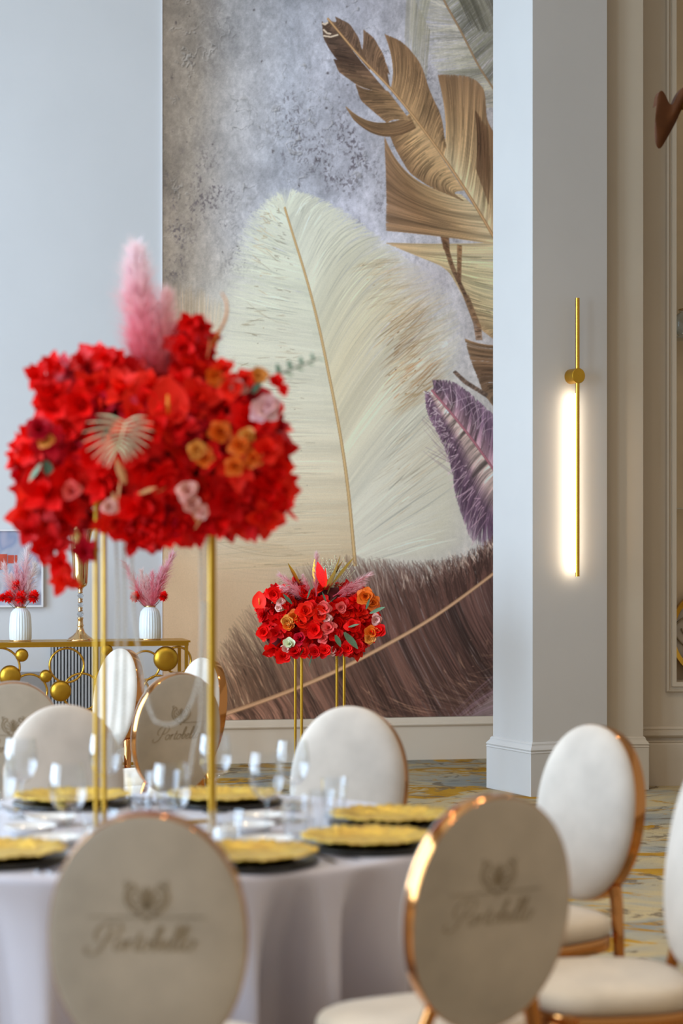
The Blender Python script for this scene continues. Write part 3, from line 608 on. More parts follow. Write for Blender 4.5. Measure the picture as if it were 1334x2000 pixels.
OW, OH, V0, TILT, Y0 = 0.200, 0.2575, 0.475, R(8.0), -0.215      # half width, half height, bottom height, recline
def oval(a, k=1.0):
    c, s = math.cos(a), math.sin(a); e = 2 / 2.12
    return (k * OW * math.copysign(abs(c) ** e, c), OH + k * OH * math.copysign(abs(s) ** e, s))
def back_pt(u, v, w):
    return (u, Y0 - v * math.sin(TILT) + w * math.cos(TILT), V0 + v * math.cos(TILT) + w * math.sin(TILT))
def dome_b(u, v):
    r = min(1.0, math.hypot(u / OW, (v - OH) / OH)); return -0.0205 - 0.010 * (1 - r ** 3.5)
def make_chair_meshes():
    N = 72; A = [2 * math.pi * k / N for k in range(N)]; M = {}
    m = MB(); rows = []
    for q in [1.0, 0.997, 0.985, 0.96, 0.92, 0.85, 0.74, 0.6, 0.42, 0.22, 0.04]:
        w = 0.0205 + 0.034 * (1 - q ** 5) ** 0.5
        rows.append([back_pt(*oval(a, q), w) for a in A])
    m.grid(rows, True, False, True); M['backrest'] = m.mesh('backrest')
    m = MB(); rows = []
    for q in [1.0, 0.985, 0.95, 0.9, 0.75, 0.55, 0.3, 0.04]:
        rows.append([back_pt(*(lambda o: (o[0], o[1], dome_b(o[0], o[1]) + (0.0 if q == 1.0 else -0.0015)))(oval(a, q * 0.998))) for a in A][::-1])
    m.grid(rows, True, False, True); M['back_panel'] = m.mesh('back_panel')
    m = MB(); rows = []
    for k, w in [(0.985, -0.020), (1.001, -0.0215), (1.005, -0.019), (1.005, 0.019), (1.001, 0.0215), (0.985, 0.020)]:
        rows.append([back_pt(*oval(a, k), w) for a in A])
    m.grid(rows, True); M['back_rim'] = m.mesh('back_rim')
    # embroidery on the back panel, seen mirrored from behind
    m = MB()
    for pts, w, ch in chair_lettering():
        n = len(pts); rows = []
        for i, p in enumerate(pts):
            t = (pts[min(i + 1, n - 1)] - pts[max(i - 1, 0)]).normalized()
            ww = w * (1 - ch * 0.5 + ch * abs(t.y)) * (0.45 if i in (0, n - 1) else 1)
            d = Vector((-t.y, t.x, 0)) * ww
            r = []
            for qq, lift in ((p + d, 0.0), (p + d, 0.0009), (p - d, 0.0009), (p - d, 0.0)):
                u, v = qq.x, OH + 0.005 + qq.y
                r.append(back_pt(u, v, dome_b(u, v) - lift - 0.0018))
            rows.append(r)
        m.grid(rows, False)
    M['embroidered_crest'] = m.mesh('embroidered_crest')
    # seat cushion and gold seat band
    def plan(a, k=1.0):
        c, s = math.cos(a), math.sin(a); e = 2 / 3.0
        x = 0.225 * k * math.copysign(abs(c) ** e, c); y = 0.215 * k * math.copysign(abs(s) ** e, s)
        return x * (1 + 0.10 * y / 0.215 * 0.5), y + 0.005
    m = MB(); rows = []
    for k, z in [(0.93, 0.404), (0.985, 0.412), (1.0, 0.426), (0.99, 0.441), (0.955, 0.453), (0.88, 0.462), (0.7, 0.469), (0.45, 0.473), (0.05, 0.475)]:
        rows.append([(*plan(a, k), z) for a in A])
    m.grid(rows, True, True, True); M['seat'] = m.mesh('seat')
    m = MB(); rows = []
    for k, z in [(0.9, 0.366), (0.975, 0.366), (0.985, 0.37), (0.985, 0.4), (0.975, 0.404), (0.9, 0.404)]:
        rows.append([(*plan(a, k), z) for a in A])
    m.grid(rows, True, True, True); M['seat_band'] = m.mesh('seat_band')
    for s, nm in ((-1, 'bl'), (1, 'br')):
        pts = smoothpts([back_pt(s * 0.125, 0.055, -0.004), back_pt(s * 0.142, 0.0, -0.002), (s * 0.158, -0.206, 0.40), (s * 0.165, -0.212, 0.25), (s * 0.178, -0.255, 0.0)], 6)
        M[nm] = MB().tube(pts, [0.021 - 0.007 * i / len(pts) for i in range(len(pts))], 12, True, 0.75).mesh('leg')
        pts = smoothpts([(s * 0.180, 0.175, 0.385), (s * 0.186, 0.185, 0.26), (s * 0.182, 0.19, 0.12), (s * 0.190, 0.205, 0.0)], 6)
        M['f' + nm[1]] = MB().tube(pts, [0.021 - 0.009 * i / len(pts) for i in range(len(pts))], 12).mesh('leg')
    for k, mm_ in dict(backrest='velvet', back_panel='velvet_back', back_rim='rose_gold', embroidered_crest='embroidery', seat='seat_velvet', seat_band='rose_gold', bl='rose_gold', br='rose_gold', fl='rose_gold', fr='rose_gold').items():
        M[k].materials.append(MATS[mm_]); M[k].polygons.foreach_set('use_smooth', [True] * len(M[k].polygons))
        if k in ('back_rim', 'seat_band', 'embroidered_crest'): M[k].set_sharp_from_angle(angle=R(35))
    return M
CM = make_chair_meshes()
def chair(px, d, face, label):
    """px, d: column and distance of the middle of the back; face: compass angle of the seat's front (0 = away from camera, + = to the left)"""
    F = Vector((-math.sin(R(face)), math.cos(R(face)), 0))
    B = Vector(((px - CX) / FPX * d, d, 0)); o = B + F * 0.251
    root = empty('dining_chair', o, R(face)); tag(root, label, 'chair', 'oval-back banquet chairs')
    def part(k, nm=None, par=root): 
        ob = bpy.data.objects.new(nm or k, CM[k]); COL.objects.link(ob); ob.parent = par; return ob
    part('backrest'); bp = part('back_panel'); part('embroidered_crest', None, bp); part('back_rim'); part('seat'); part('seat_band')
    for k in ('bl', 'br', 'fl', 'fr'): part(k, 'leg')
    return root
chair(291, 4.13, -2, 'oval-back chair with a faint crest, before the two glass candle holders')
chair(952, 4.42, 29, 'oval-back chair with crest turned towards the table, beside two overlapping gold chargers')
chair(1153, 6.06, 128, 'pale oval-back chair facing the table in front of the square column')
chair(1377, 5.10, 98, 'oval-back chair seen side-on with its broad cream seat bare')
chair(682, 6.76, 160, 'oval-back chair with plain cushion facing the table, in front of the small red bouquet')
chair(124, 6.83, 192, 'oval-back chair with plain cushion facing the table, left of the gold stand rods')
chair(24, 8.05, 12, 'oval-back chair with its crested back half hidden, below the gold discs of the console')
chair(344, 8.6, 33, 'oval-back chair with crest and gold edge, seen behind the hanging crystal strands')
chair(232, 10.55, 128, 'pale oval-back chair turned side-on right before the slatted panel and console')
chair(392, 9.7, 124, 'mostly hidden oval-back chair just behind the crested chair, by the mural edge')

# ------------------------------------------------------------------ round table and cloth
TC, TR_, TZ = Vector((-0.5, 5.5, 0)), 0.83, 0.76
tb = empty('round_table', TC); tag(tb, 'round banquet table hidden under the grey satin cloth', 'table')
MB().lathe([(0.0, 0.722), (0.80, 0.722), (0.81, 0.74), (0.80, 0.7535), (0.0, 0.7535)], 48).build('tabletop', 'dark_wood', tb, sharp=40)
MB().lathe([(0.0, 0.0), (0.30, 0.0), (0.28, 0.04), (0.06, 0.08), (0.045, 0.6), (0.2, 0.715), (0.0, 0.7215)], 24).build('pedestal', 'dark_wood', tb)
cl = MB(); NA = 540; rows = []
rf = np.random.RandomState(5)
ph = [(k, rf.rand() * 6.28, 1.0 / (1 + 0.08 * (k - 25) ** 2)) for k in range(17, 34)]
def fold(a):
    v = sum(w * math.sin(k * a + p) for k, p, w in ph) / 2.0
    v = max(-1.0, min(1.0, v)); return 1 - 2 * ((1 - v) / 2) ** 1.9          # broad outer panels, narrow valleys
FO = [fold(2 * math.pi * k / NA) for k in range(NA)]
for r in (0.0001, 0.3, 0.55, 0.72, 0.80): rows.append([(r * math.cos(2 * math.pi * k / NA), r * math.sin(2 * math.pi * k / NA), 0.7585) for k in range(NA)])
for r, z, am in [(0.815, 0.7583, 0), (0.826, 0.756, 0), (0.832, 0.750, 0), (0.834, 0.738, 0.006), (0.835, 0.715, 0.022), (0.836, 0.68, 0.042), (0.837, 0.63, 0.064), (0.839, 0.56, 0.084), (0.841, 0.46, 0.104), (0.839, 0.30, 0.120), (0.839, 0.15, 0.128), (0.840, 0.012, 0.134)]:
    rows.append([((r - am * (1.0 - FO[k]) * 0.75) * math.cos(2 * math.pi * k / NA + 0.30 * am * FO[(k + 5) % NA]), (r - am * (1.0 - FO[k]) * 0.75) * math.sin(2 * math.pi * k / NA + 0.30 * am * FO[(k + 5) % NA]), z) for k in range(NA)])
cl.grid(rows, True)
clo = cl.build('tablecloth', 'satin_cloth'); clo.location = TC; tag(clo, 'grey satin cloth hanging in folds from the round table', 'tablecloth')
TT = 0.7590                                        # top of the cloth

# ------------------------------------------------------------------ place settings
def charger_mesh():
    m = MB(); n = 144; rows = []
    for r, z, am in [(0.0005, 0.006, 0), (0.06, 0.006, 0), (0.098, 0.007, 0), (0.112, 0.010, 0.001), (0.132, 0.017, 0.0025), (0.150, 0.022, 0.004), (0.166, 0.024, 0.0055), (0.168, 0.0225, 0.0055), (0.150, 0.018, 0.004), (0.12, 0.008, 0.001), (0.1, 0.001, 0), (0.0005, 0.0005, 0)]:
        rows.append([((r + am * (0.35 * math.cos(9 * t) + 0.4 * math.sin(21 * t) + 0.3 * math.cos(36 * t))) * math.cos(t), (r + am * (0.35 * math.cos(9 * t) + 0.4 * math.sin(21 * t) + 0.3 * math.cos(36 * t))) * math.sin(t), z + am * 0.30 * math.sin(11 * t + 1) + am * 0.35 * math.cos(36 * t)) for t in [2 * math.pi * k / n for k in range(n)]])
    m.grid(rows, True); return m.mesh('charger_plate')
ch_me = charger_mesh(); ch_me.materials.append(MATS['gold_leaf']); ch_me.polygons.foreach_set('use_smooth', [True] * len(ch_me.polygons))
bk_me = MB().lathe([(0.0005, 0.0), (0.162, 0.0), (0.171, 0.005), (0.172, 0.011), (0.168, 0.014), (0.12, 0.0105), (0.0005, 0.0105)], 60).mesh('under_plate')
bk_me.materials.append(MATS['black_lacquer']); bk_me.polygons.foreach_set('use_smooth', [True] * len(bk_me.polygons))
fork_m = MB()
fork_m.grid([[(-w, y, z), (w, y, z), (w, y, z + 0.0025), (-w, y, z + 0.0025)] for y, w, z in [(-0.1, 0.006, 0.001), (-0.06, 0.007, 0.002), (0.0, 0.0035, 0.004), (0.03, 0.004, 0.005), (0.045, 0.011, 0.004), (0.06, 0.012, 0.003)]], True, True, True)
for k in range(4):
    x = -0.0105 + 0.007 * k
    fork_m.grid([[(x - w, y, z), (x + w, y, z), (x + w, y, z + 0.002), (x - w, y, z + 0.002)] for y, w, z in [(0.058, 0.002, 0.003), (0.08, 0.0018, 0.003), (0.1, 0.0009, 0.006)]], True, True, True)
fork_me = fork_m.mesh('fork'); fork_me.materials.append(MATS['steel'])
knife_me = MB().grid([[(-a, y, 0.0005), (b2, y, 0.0005), (b2, y, t), (-a, y, t)] for y, a, b2, t in [(-0.115, 0.006, 0.006, 0.006), (-0.09, 0.008, 0.008, 0.008), (-0.01, 0.006, 0.006, 0.007), (0.0, 0.004, 0.004, 0.004), (0.015, 0.009, 0.006, 0.003), (0.08, 0.010, 0.006, 0.0025), (0.115, 0.002, 0.005, 0.002)]], True, True, True).mesh('knife')
knife_me.materials.append(MATS['steel'])

def inst(name, me_, loc, rz, label, cat, group):
    o = bpy.data.objects.new(name, me_); COL.objects.link(o); o.location = loc; o.rotation_euler = (0, 0, rz); tag(o, label, cat, group); return o
plates = [(-0.83, 4.935, 'left of the faintly crested chair'), (-0.225, 4.90, 'right of the faintly crested chair'),
          (0.065, 5.16, 'nearer of two beside the turned chair'), (0.135, 5.58, 'farther of two beside the turned chair'),
          (-0.345, 6.03, 'behind the right stand rods'), (-0.79, 6.00, 'left of the stand rods')]
for i, (x, y, w) in enumerate(plates):
    inst('under_plate', bk_me, (x, y, TT), 0, 'black under-plate beneath a gold charger, ' + w, 'plate', 'black under-plates')
    inst('charger_plate', ch_me, (x, y, TT + 0.0105), 0.7 * i, 'gold-leaf charger with ruffled rim, ' + w, 'plate', 'gold charger plates')
    v = (Vector((x, y, 0)) - TC); rad = math.atan2(v.y, v.x); tv = Vector((-math.sin(rad), math.cos(rad), 0)); rv = v.normalized()
    for k, off in ((0, 0.192), (1, 0.220), (2, 0.250)):
        for s in (-1, 1):
            if s == 1 and k == 2: continue
            p = Vector((x, y, 0)) + tv * s * off + rv * (-0.01 - 0.012 * k)
            if (p - TC).length > 0.74: p = TC + (p - TC).normalized() * 0.72
            if any(math.hypot(p.x - a, p.y - b2) < 0.192 for a, b2, _ in plates): continue
            nm = 'fork' if s == 1 else ('knife' if k < 2 else 'fork')
            if i in (2, 3): nm = 'fork' if s == -1 else 'knife'
            inst(nm, fork_me if nm == 'fork' else knife_me, (p.x, p.y, TT), math.atan2(-rv.x, rv.y) + math.pi, '%s steel %s by the gold charger %s' % (('inner', 'second', 'outer')[k], nm, w), 'cutlery', 'steel cutlery on the cloth')

sp_me = MB().lathe([(0.0005, 0.0), (0.045, 0.0), (0.052, 0.004), (0.066, 0.018), (0.070, 0.022), (0.0705, 0.0235), (0.068, 0.0235), (0.052, 0.010), (0.044, 0.007), (0.0005, 0.0065)], 40).mesh('side_dish')
sp_me.materials.append(MATS['porcelain']); sp_me.polygons.foreach_set('use_smooth', [True] * len(sp_me.polygons))
for x, y, w in [(-0.82, 5.40, 'beside the wine glass at the table edge'), (-0.73, 5.19, 'in front of the left glass candle holder'), (-0.79, 5.58, 'before the gold charger at the far side'), (-0.225, 5.62, 'behind the right wine glasses'), (-0.245, 5.43, 'in the middle of three by the right wine glasses'), (-0.19, 5.16, 'nearest the gold charger at the cloth edge')]:
    inst('side_dish', sp_me, (x, y, TT), 0, 'small white porcelain dish ' + w, 'dish', 'white side dishes')

def lathe_thing(name, parts, loc, label, cat, group=None):
    root = empty(name, loc); tag(root, label, cat, group)
    for nm, prof, m in parts: MB().lathe(prof, 32).build(nm, m, root, sharp=50)
    return root
def wine_glass_proto():
    return [('bowl', [(0.004, 0.098), (0.018, 0.102), (0.034, 0.116), (0.043, 0.138), (0.0455, 0.158), (0.043, 0.19), (0.0385, 0.222)], 'clear_glass'),
            ('stem', [(0.0045, 0.006), (0.0036, 0.02), (0.0033, 0.06), (0.0036, 0.09), (0.006, 0.0995)], 'thick_glass'),
            ('foot', [(0.0005, 0.0), (0.036, 0.0), (0.037, 0.0012), (0.030, 0.0025), (0.012, 0.005), (0.0045, 0.009), (0.0005, 0.0095)], 'clear_glass')]
wg = [(-0.675, 5.06, 'standing between the two white dishes'), (-0.895, 5.72, 'behind the largest white dish'), (-0.885, 5.28, 'by the left window side of the table'), (-0.42, 5.06, 'right behind the centred crested chair'),
      (-0.195, 5.33, 'beside the water tumblers, front one'), (-0.135, 5.66, 'beside the water tumblers, rear one'), (-0.36, 5.84, 'behind the right gold rods'), (-0.675, 5.85, 'behind the left gold rods')]
pro = None
for x, y, w in wg:
    lab = 'clear stemmed wine glass ' + w
    if pro is None: pro = lathe_thing('wine_glass', wine_glass_proto(), (x, y, TT), lab, 'glass', 'stemmed wine glasses'); continue
    c = copy_tree(pro); c.location = (x, y, TT); c['label'] = lab
tum = [('wall', [(0.030, 0.004), (0.0325, 0.04), (0.036, 0.112)], 'clear_glass'),
       ('base', [(0.0005, 0.0), (0.028, 0.0), (0.030, 0.004), (0.029, 0.0135), (0.0005, 0.0125)], 'thick_glass')]
pro = None
for x, y, w in [(-0.118, 5.32, 'beside the gold charger, front one'), (-0.05, 5.42, 'beside the gold charger, rear one'), (-0.575, 5.86, 'at the far side, nearer the left rods'), (-0.50, 5.90, 'at the far side between the rods'), (-0.02, 5.72, 'next to the far gold charger')]:
    lab = 'clear water tumbler ' + w
    if pro is None: pro = lathe_thing('tumbler', tum, (x, y, TT), lab, 'glass', 'water tumblers'); continue
    c = copy_tree(pro); c.location = (x, y, TT); c['label'] = lab
vot = [('wall', [(0.040, 0.004), (0.044, 0.04), (0.047, 0.085)], 'clear_glass'),
       ('base', [(0.0005, 0.0), (0.038, 0.0), (0.040, 0.004), (0.039, 0.012), (0.0005, 0.011)], 'thick_glass'),
       ('candle', [(0.0005, 0.0125), (0.030, 0.0125), (0.030, 0.04), (0.026, 0.044), (0.0005, 0.043)], 'porcelain')]
v1 = lathe_thing('candle_holder', vot, (-0.615, 5.21, TT), 'wide clear glass candle holder in front of the left gold rods', 'candle holder', 'glass candle holders')
c = copy_tree(v1); c.location = (-0.295, 5.21, TT); c['label'] = 'wide clear glass candle holder in front of the right gold rods'

# ------------------------------------------------------------------ flower meshes
def petal(m, L_, w, base, dirv, up, curl, point=1.0, n=4):
    """one petal strip from base along dirv, rising along up"""
    d = dirv.normalized(); u = (up - d * up.dot(d)).normalized(); s = d.cross(u); rows = []
    for i in range(n + 1):
        t = i / n; ww = w * (math.sin(math.pi * min(1, t * 0.86 + 0.10)) ** (0.8 if point < 1 else 1.1)); p = base + d * L_ * t + u * (curl * L_ * t * t)
        rows.append([p - s * ww + u * (0.22 * ww), p, p + s * ww + u * (0.22 * ww)])
    m.grid(rows, False)
def bloom_mesh(name, mname, r, layers, seed, pointed=True):
    rr = random.Random(seed); m = MB()
    for n, tilt, L_, w in layers:
        a0 = rr.random() * 6.28
        for k in range(n):
            a = a0 + 2 * math.pi * k / n + rr.uniform(-0.2, 0.2); tl_ = tilt + rr.uniform(-0.3, 0.3)
            d = Vector((math.cos(a) * math.cos(tl_), math.sin(a) * math.cos(tl_), math.sin(tl_)))
            petal(m, L_ * r * rr.uniform(0.85, 1.12), w * r, Vector((0, 0, 0)), d, Vector((0, 0, 1)), rr.uniform(-0.15, 0.35), 1.5 if pointed else 0.7)
    me_ = m.mesh(name); me_.materials.append(MATS[mname]); me_.polygons.foreach_set('use_smooth', [True] * len(me_.polygons)); return me_
BOUG = [bloom_mesh('bloom', k, 1.0, [(4, 0.05, 1.15, 0.40), (4, 0.5, 1.0, 0.36), (3, 1.0, 0.75, 0.30)], i) for i, k in enumerate(['red_a', 'red_b', 'red_c', 'red_a', 'red_a', 'red_c', 'red_b', 'crimson', 'red_a'])]
ROSE = {k: bloom_mesh('bloom', k, 1.0, [(5, 0.15, 1.0, 0.55), (5, 0.6, 0.8, 0.5), (4, 1.0, 0.6, 0.4), (3, 1.3, 0.45, 0.3)], 40 + i, False) for i, k in enumerate(['red_a', 'red_c', 'coral', 'orange', 'amber', 'blush', 'pale_pink', 'crimson', 'red_b', 'palm_pale'])}
LEAF = {}
for k in ('leaf_green', 'eucalyptus', 'palm_pale', 'tan_dry', 'gold_satin', 'red_c', 'red_a', 'amber'):
    m = MB(); petal(m, 1.0, 0.28, Vector((0, 0, 0)), Vector((1, 0, 0)), Vector((0, 0, 1)), 0.2, 1.0, 7)
    LEAF[k] = m.mesh('leaf'); LEAF[k].materials.append(MATS[k]); LEAF[k].polygons.foreach_set('use_smooth', [True] * len(LEAF[k].polygons))

def put(me_, name, parent, loc, direction, scale, spin=0.0, axis='Z'):
    o = bpy.data.objects.new(name, me_); COL.objects.link(o); o.parent = parent
    q = Vector(direction).to_track_quat(axis, 'Y' if axis == 'Z' else 'Z')
    o.rotation_mode = 'QUATERNION'; o.rotation_quaternion = q @ Matrix.Rotation(spin, 3, axis).to_quaternion()
    o.location = loc; o.scale = (scale,) * 3 if not isinstance(scale, tuple) else scale
    return o

def plume(parent, base, tip, width, cb, ct, n=420, seed=0, name='pampas_plume', hl=0.16, bend=0.06):
    rr = random.Random(seed); m = MB(); base, tip = Vector(base), Vector(tip); ax = tip - base; L_ = ax.length; d = ax / L_
    s1 = d.cross(Vector((0, 1, 0))).normalized(); s2 = d.cross(s1)
    cb, ct = Vector(lin(cb)), Vector(lin(ct)); bdir = s1 * rr.choice((-1, 1)) * bend * L_
    def axis(t): return base + ax * t + bdir * (t * t)
    pts = [axis(i / 8) for i in range(9)]
    m.tube(pts, [0.004 * (1 - 0.8 * i / 8) * (L_ / 0.3) + 0.0006 for i in range(9)], 5, True, None, tuple(cb))
    for k in range(n):
        t = 0.08 + 0.9 * rr.random(); a = rr.random() * 6.28; side = (s1 * math.cos(a) + s2 * math.sin(a))
        ln = hl * L_ * (0.6 + 0.8 * rr.random()) * (1.05 - 0.45 * t); p = axis(t); spread = width * (0.25 + 0.75 * math.sin(math.pi * min(1, t * 0.8 + 0.15)))
        q1 = p + side * spread * 0.5 * rr.random() + d * ln * 0.5; q2 = p + side * spread * (0.5 + 0.5 * rr.random()) + d * ln + Vector((0, 0, -0.15 * ln))
        w = 0.0011 * (L_ / 0.3) + 0.0007; sv = d.cross(side).normalized() * w
        cc1 = tuple(cb.lerp(ct, min(1, t * 0.9))); cc2 = tuple(cb.lerp(ct, min(1, t * 0.9 + 0.25)))
        m.add([p - sv, p + sv, q1 - sv, q1 + sv, q2], [(0, 1, 3, 2), (2, 3, 4)], [cc1, cc1, cc2, cc2, cc2])
    o = m.build(name, 'plume', parent, smooth=False); tag(o, kind='stuff'); return o

def anthurium(parent, loc, direction, size, spin=0, mname='red_c'):
    m = MB(); rows = []
    n = 28
    for q in (0.02, 0.35, 0.7, 0.92, 1.0):
        row = []
        for k in range(n):
            a = 2 * math.pi * k / n; rr_ = 1 - 0.28 * math.cos(a) ** 1 * 0 - 0.25 * math.exp(-((a - math.pi) / 0.5) ** 2) + 0.22 * math.exp(-(min(a, 2 * math.pi - a) / 0.35) ** 2)
            row.append((q * rr_ * math.cos(a), q * rr_ * 0.86 * math.sin(a), 0.22 * q * q - 0.05 * q))
        rows.append(row)
    m.grid(rows, True, True)
    me_ = m.mesh('anthurium'); me_.materials.append(MATS[mname]); me_.polygons.foreach_set('use_smooth', [True] * len(me_.polygons))
    o = put(me_, 'anthurium', parent, loc, direction, size, spin)
    MB().tube([(-0.35, 0, 0.0), (0.0, 0, 0.16), (0.4, 0, 0.24)], [0.07, 0.075, 0.05], 10).build('spadix', 'spadix_yellow', o)
    return o

def stand(name, cen, zb, zt, w, dep, rz, rad, label):
    root = empty(name, (cen[0], cen[1], zb), rz); tag(root, label, 'flower stand')
    for sx in (-1, 1):
        for sy in (-1, 1):
            MB().tube([(sx * w / 2, sy * dep / 2, 0.008), (sx * w / 2, sy * dep / 2, zt - zb - 0.004)], rad, 12).build('rod', 'gold_satin', root, sharp=50)
    for nm, z in (('base_frame', 0.004), ('top_frame', zt - zb)):
        m = MB(); e = rad * 1.1
        m.box(-w / 2 - e, w / 2 + e, -dep / 2 - e, -dep / 2 + e, z - 0.004, z + 0.004).box(-w / 2 - e, w / 2 + e, dep / 2 - e, dep / 2 + e, z - 0.004, z + 0.004)
        m.box(-w / 2 - e, -w / 2 + e, -dep / 2, dep / 2, z - 0.004, z + 0.004).box(w / 2 - e, w / 2 + e, -dep / 2, dep / 2, z - 0.004, z + 0.004)
        m.build(nm, 'gold_satin', root, smooth=False)
    return root

# ---- large arrangement on the table
SD = 5.5; SC = FPX / SD
stand('flower_stand', (-0.497, SD), TT, 1.63, 0.300, 0.24, R(1.6), 0.0062, 'slim gold four-rod stand carrying the large red bouquet on the table')
bq = empty('flower_arrangement', (-0.497, SD, 1.60)); tag(bq, 'large loose bouquet of red blooms with a pink plume on the gold table stand', 'bouquet')
BO = Vector((-0.497, SD, 1.60))
def bp(px, py, dd=0.0): return P(px, py, SD + dd) - BO
def blob_scatter(parent, blobs, n, meshes, rmin, rmax, seed, push=0.75, name='bloom'):
    rr = random.Random(seed); tot = sum(b[2] * b[3] for b in blobs); made = 0; tries = 0; used = []
    while made < n and tries < n * 60:
        tries += 1; x = rr.random() * tot
        for b in blobs:
            x -= b[2] * b[3]
            if x <= 0: break
        c = b[0]; v = Vector((rr.gauss(0, 1), rr.gauss(0, 1) - 0.55, rr.gauss(0, 1))).normalized()
        p = c + Vector((v.x * b[2], v.y * b[4], v.z * b[3])) * rr.uniform(push, 1.0)
        ins = 0
        for b2 in blobs:
            if b2 is b: continue
            q_ = p - b2[0]
            if (q_.x / b2[2]) ** 2 + (q_.y / b2[4]) ** 2 + (q_.z / b2[3]) ** 2 < 0.62: ins = 1; break
        if ins: continue
        sz = rr.uniform(rmin, rmax)
        if any((p - u_).length < 0.55 * sz for u_ in used): continue
        used.append(p); nd = (v + Vector((rr.uniform(-.5, .5), rr.uniform(-.7, .1), rr.uniform(-.4, .5)))).normalized()
        put(rr.choice(meshes), name, parent, p, nd, sz, rr.random() * 6.28); made += 1
    return used
def B_(px, py, rx, ry, rd, dd=0.0):
    return (bp(px, py, dd), rx / SC, ry / SC, 0, rd) if False else (bp(px, py, dd), rx / SC, ry / SC, ry / SC, rd)
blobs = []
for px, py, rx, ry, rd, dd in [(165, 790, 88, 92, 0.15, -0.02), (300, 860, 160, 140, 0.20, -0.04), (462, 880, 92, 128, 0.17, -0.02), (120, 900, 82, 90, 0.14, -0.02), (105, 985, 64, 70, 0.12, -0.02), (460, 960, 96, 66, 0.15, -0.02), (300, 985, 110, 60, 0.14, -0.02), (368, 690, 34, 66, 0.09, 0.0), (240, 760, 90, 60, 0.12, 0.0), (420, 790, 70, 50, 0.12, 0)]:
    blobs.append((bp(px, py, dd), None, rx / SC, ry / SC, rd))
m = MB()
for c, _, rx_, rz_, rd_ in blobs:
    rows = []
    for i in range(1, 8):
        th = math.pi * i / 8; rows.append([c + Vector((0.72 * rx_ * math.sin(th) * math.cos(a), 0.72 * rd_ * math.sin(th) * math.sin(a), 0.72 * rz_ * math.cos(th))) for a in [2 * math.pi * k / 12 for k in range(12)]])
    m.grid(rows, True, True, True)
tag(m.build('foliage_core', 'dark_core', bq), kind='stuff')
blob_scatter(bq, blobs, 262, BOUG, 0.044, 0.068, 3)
rr = random.Random(9)
# stray drooping bracts
for px, py, s in [(165, 1075, .04), (118, 1100, .042), (125, 1132, .042), (100, 1060, .05), (60, 1035, .045), (80, 1075, .04), (262, 1055, .045), (340, 1035, .05), (385, 1028, .05), (520, 1010, .055), (490, 1015, .05), (75, 735, .04), (105, 715, .04), (205, 700, .04), (225, 702, .035), (370, 630, .035), (395, 640, .03), (62, 880, .045), (555, 960, .045), (545, 985, .045), (500, 950, .055), (530, 940, .055), (545, 915, .05), (515, 970, .05), (480, 960, .055), (235, 1015, .05), (265, 1020, .05), (300, 1022, .052), (330, 1018, .05), (365, 1020, .05), (395, 1012, .05), (215, 1020, .045), (440, 1010, .05), (250, 1040, .045), (285, 1045, .045), (320, 1045, .045)]:
    put(rr.choice(BOUG), 'bloom', bq, bp(px, py, -0.135), (rr.uniform(-.5, .5), -1, rr.uniform(-.5, .3)), s, rr.random() * 6)
# mixed blossoms
for px, py, k, s in [(470, 870, 'orange', .034), (495, 895, 'orange', .03), (485, 850, 'amber', .026), (385, 880, 'amber', .032), (400, 895, 'orange', .028), (430, 845, 'orange', .034), (455, 760, 'red_c', .04), (420, 735, 'orange', .03), (480, 740, 'red_c', .03), (540, 745, 'red_a', .022), (555, 760, 'red_a', .018), (365, 960, 'blush', .034), (375, 985, 'blush', .03), (465, 755, 'blush', .032), (395, 1000, 'blush', .022), (80, 840, 'crimson', .04), (90, 860, 'amber', .028), (140, 960, 'coral', .03), (215, 990, 'blush', .025), (435, 700 + 20, 'red_c', .03), (505, 735, 'amber', .03), (520, 880, 'red_c', .04), (460, 910, 'orange', .03)]:
    put(ROSE[k], 'mixed_blossom', bq, bp(px, py, -0.255), (rr.uniform(-.4, .4), -1, rr.uniform(-.2, .5)), s, rr.random() * 6)
for px, py, s in [(518, 800, .036), (526, 792, .03), (508, 806, .028)]:
    put(ROSE['pale_pink'], 'pink_puff', bq, bp(px, py, -0.22), (rr.uniform(-.3, .3), -1, .2), s, rr.random() * 6)
# green, tan and gold leaves
for px, py, ang, s, k, dd in [(80, 905, 250, .06, 'eucalyptus', -.16), (88, 900, 290, .05, 'leaf_green', -.16), (405, 765, 60, .05, 'leaf_green', -.12), (430, 760, 110, .055, 'leaf_green', -.12), (455, 770, 70, .05, 'leaf_green', -.12), (490, 770, 40, .055, 'leaf_green', -.12), (500, 750, 80, .05, 'eucalyptus', -.12), (245, 945, 110, .07, 'tan_dry', -.22), (230, 980, 70, .06, 'tan_dry', -.22), (270, 965, 10, .055, 'tan_dry', -.22), (300, 965, 15, .04, 'tan_dry', -.22), (225, 1000, 100, .05, 'tan_dry', -.22), (420, 725, 20, .07, 'tan_dry', -.10), (405, 700, 70, .06, 'tan_dry', -.10), (375, 980, 280, .06, 'tan_dry', -.2), (395, 1010, 250, .04, 'tan_dry', -.2), (505, 735, 350, .06, 'amber', -.12), (245, 812, 60, .05, 'amber', -.2)]:
    a = R(ang); put(LEAF[k], 'leaf', bq, bp(px, py, dd), (math.cos(a), -0.25, math.sin(a)), (s, s * (.55 if k == 'tan_dry' else 1), s), rr.random(), 'X')
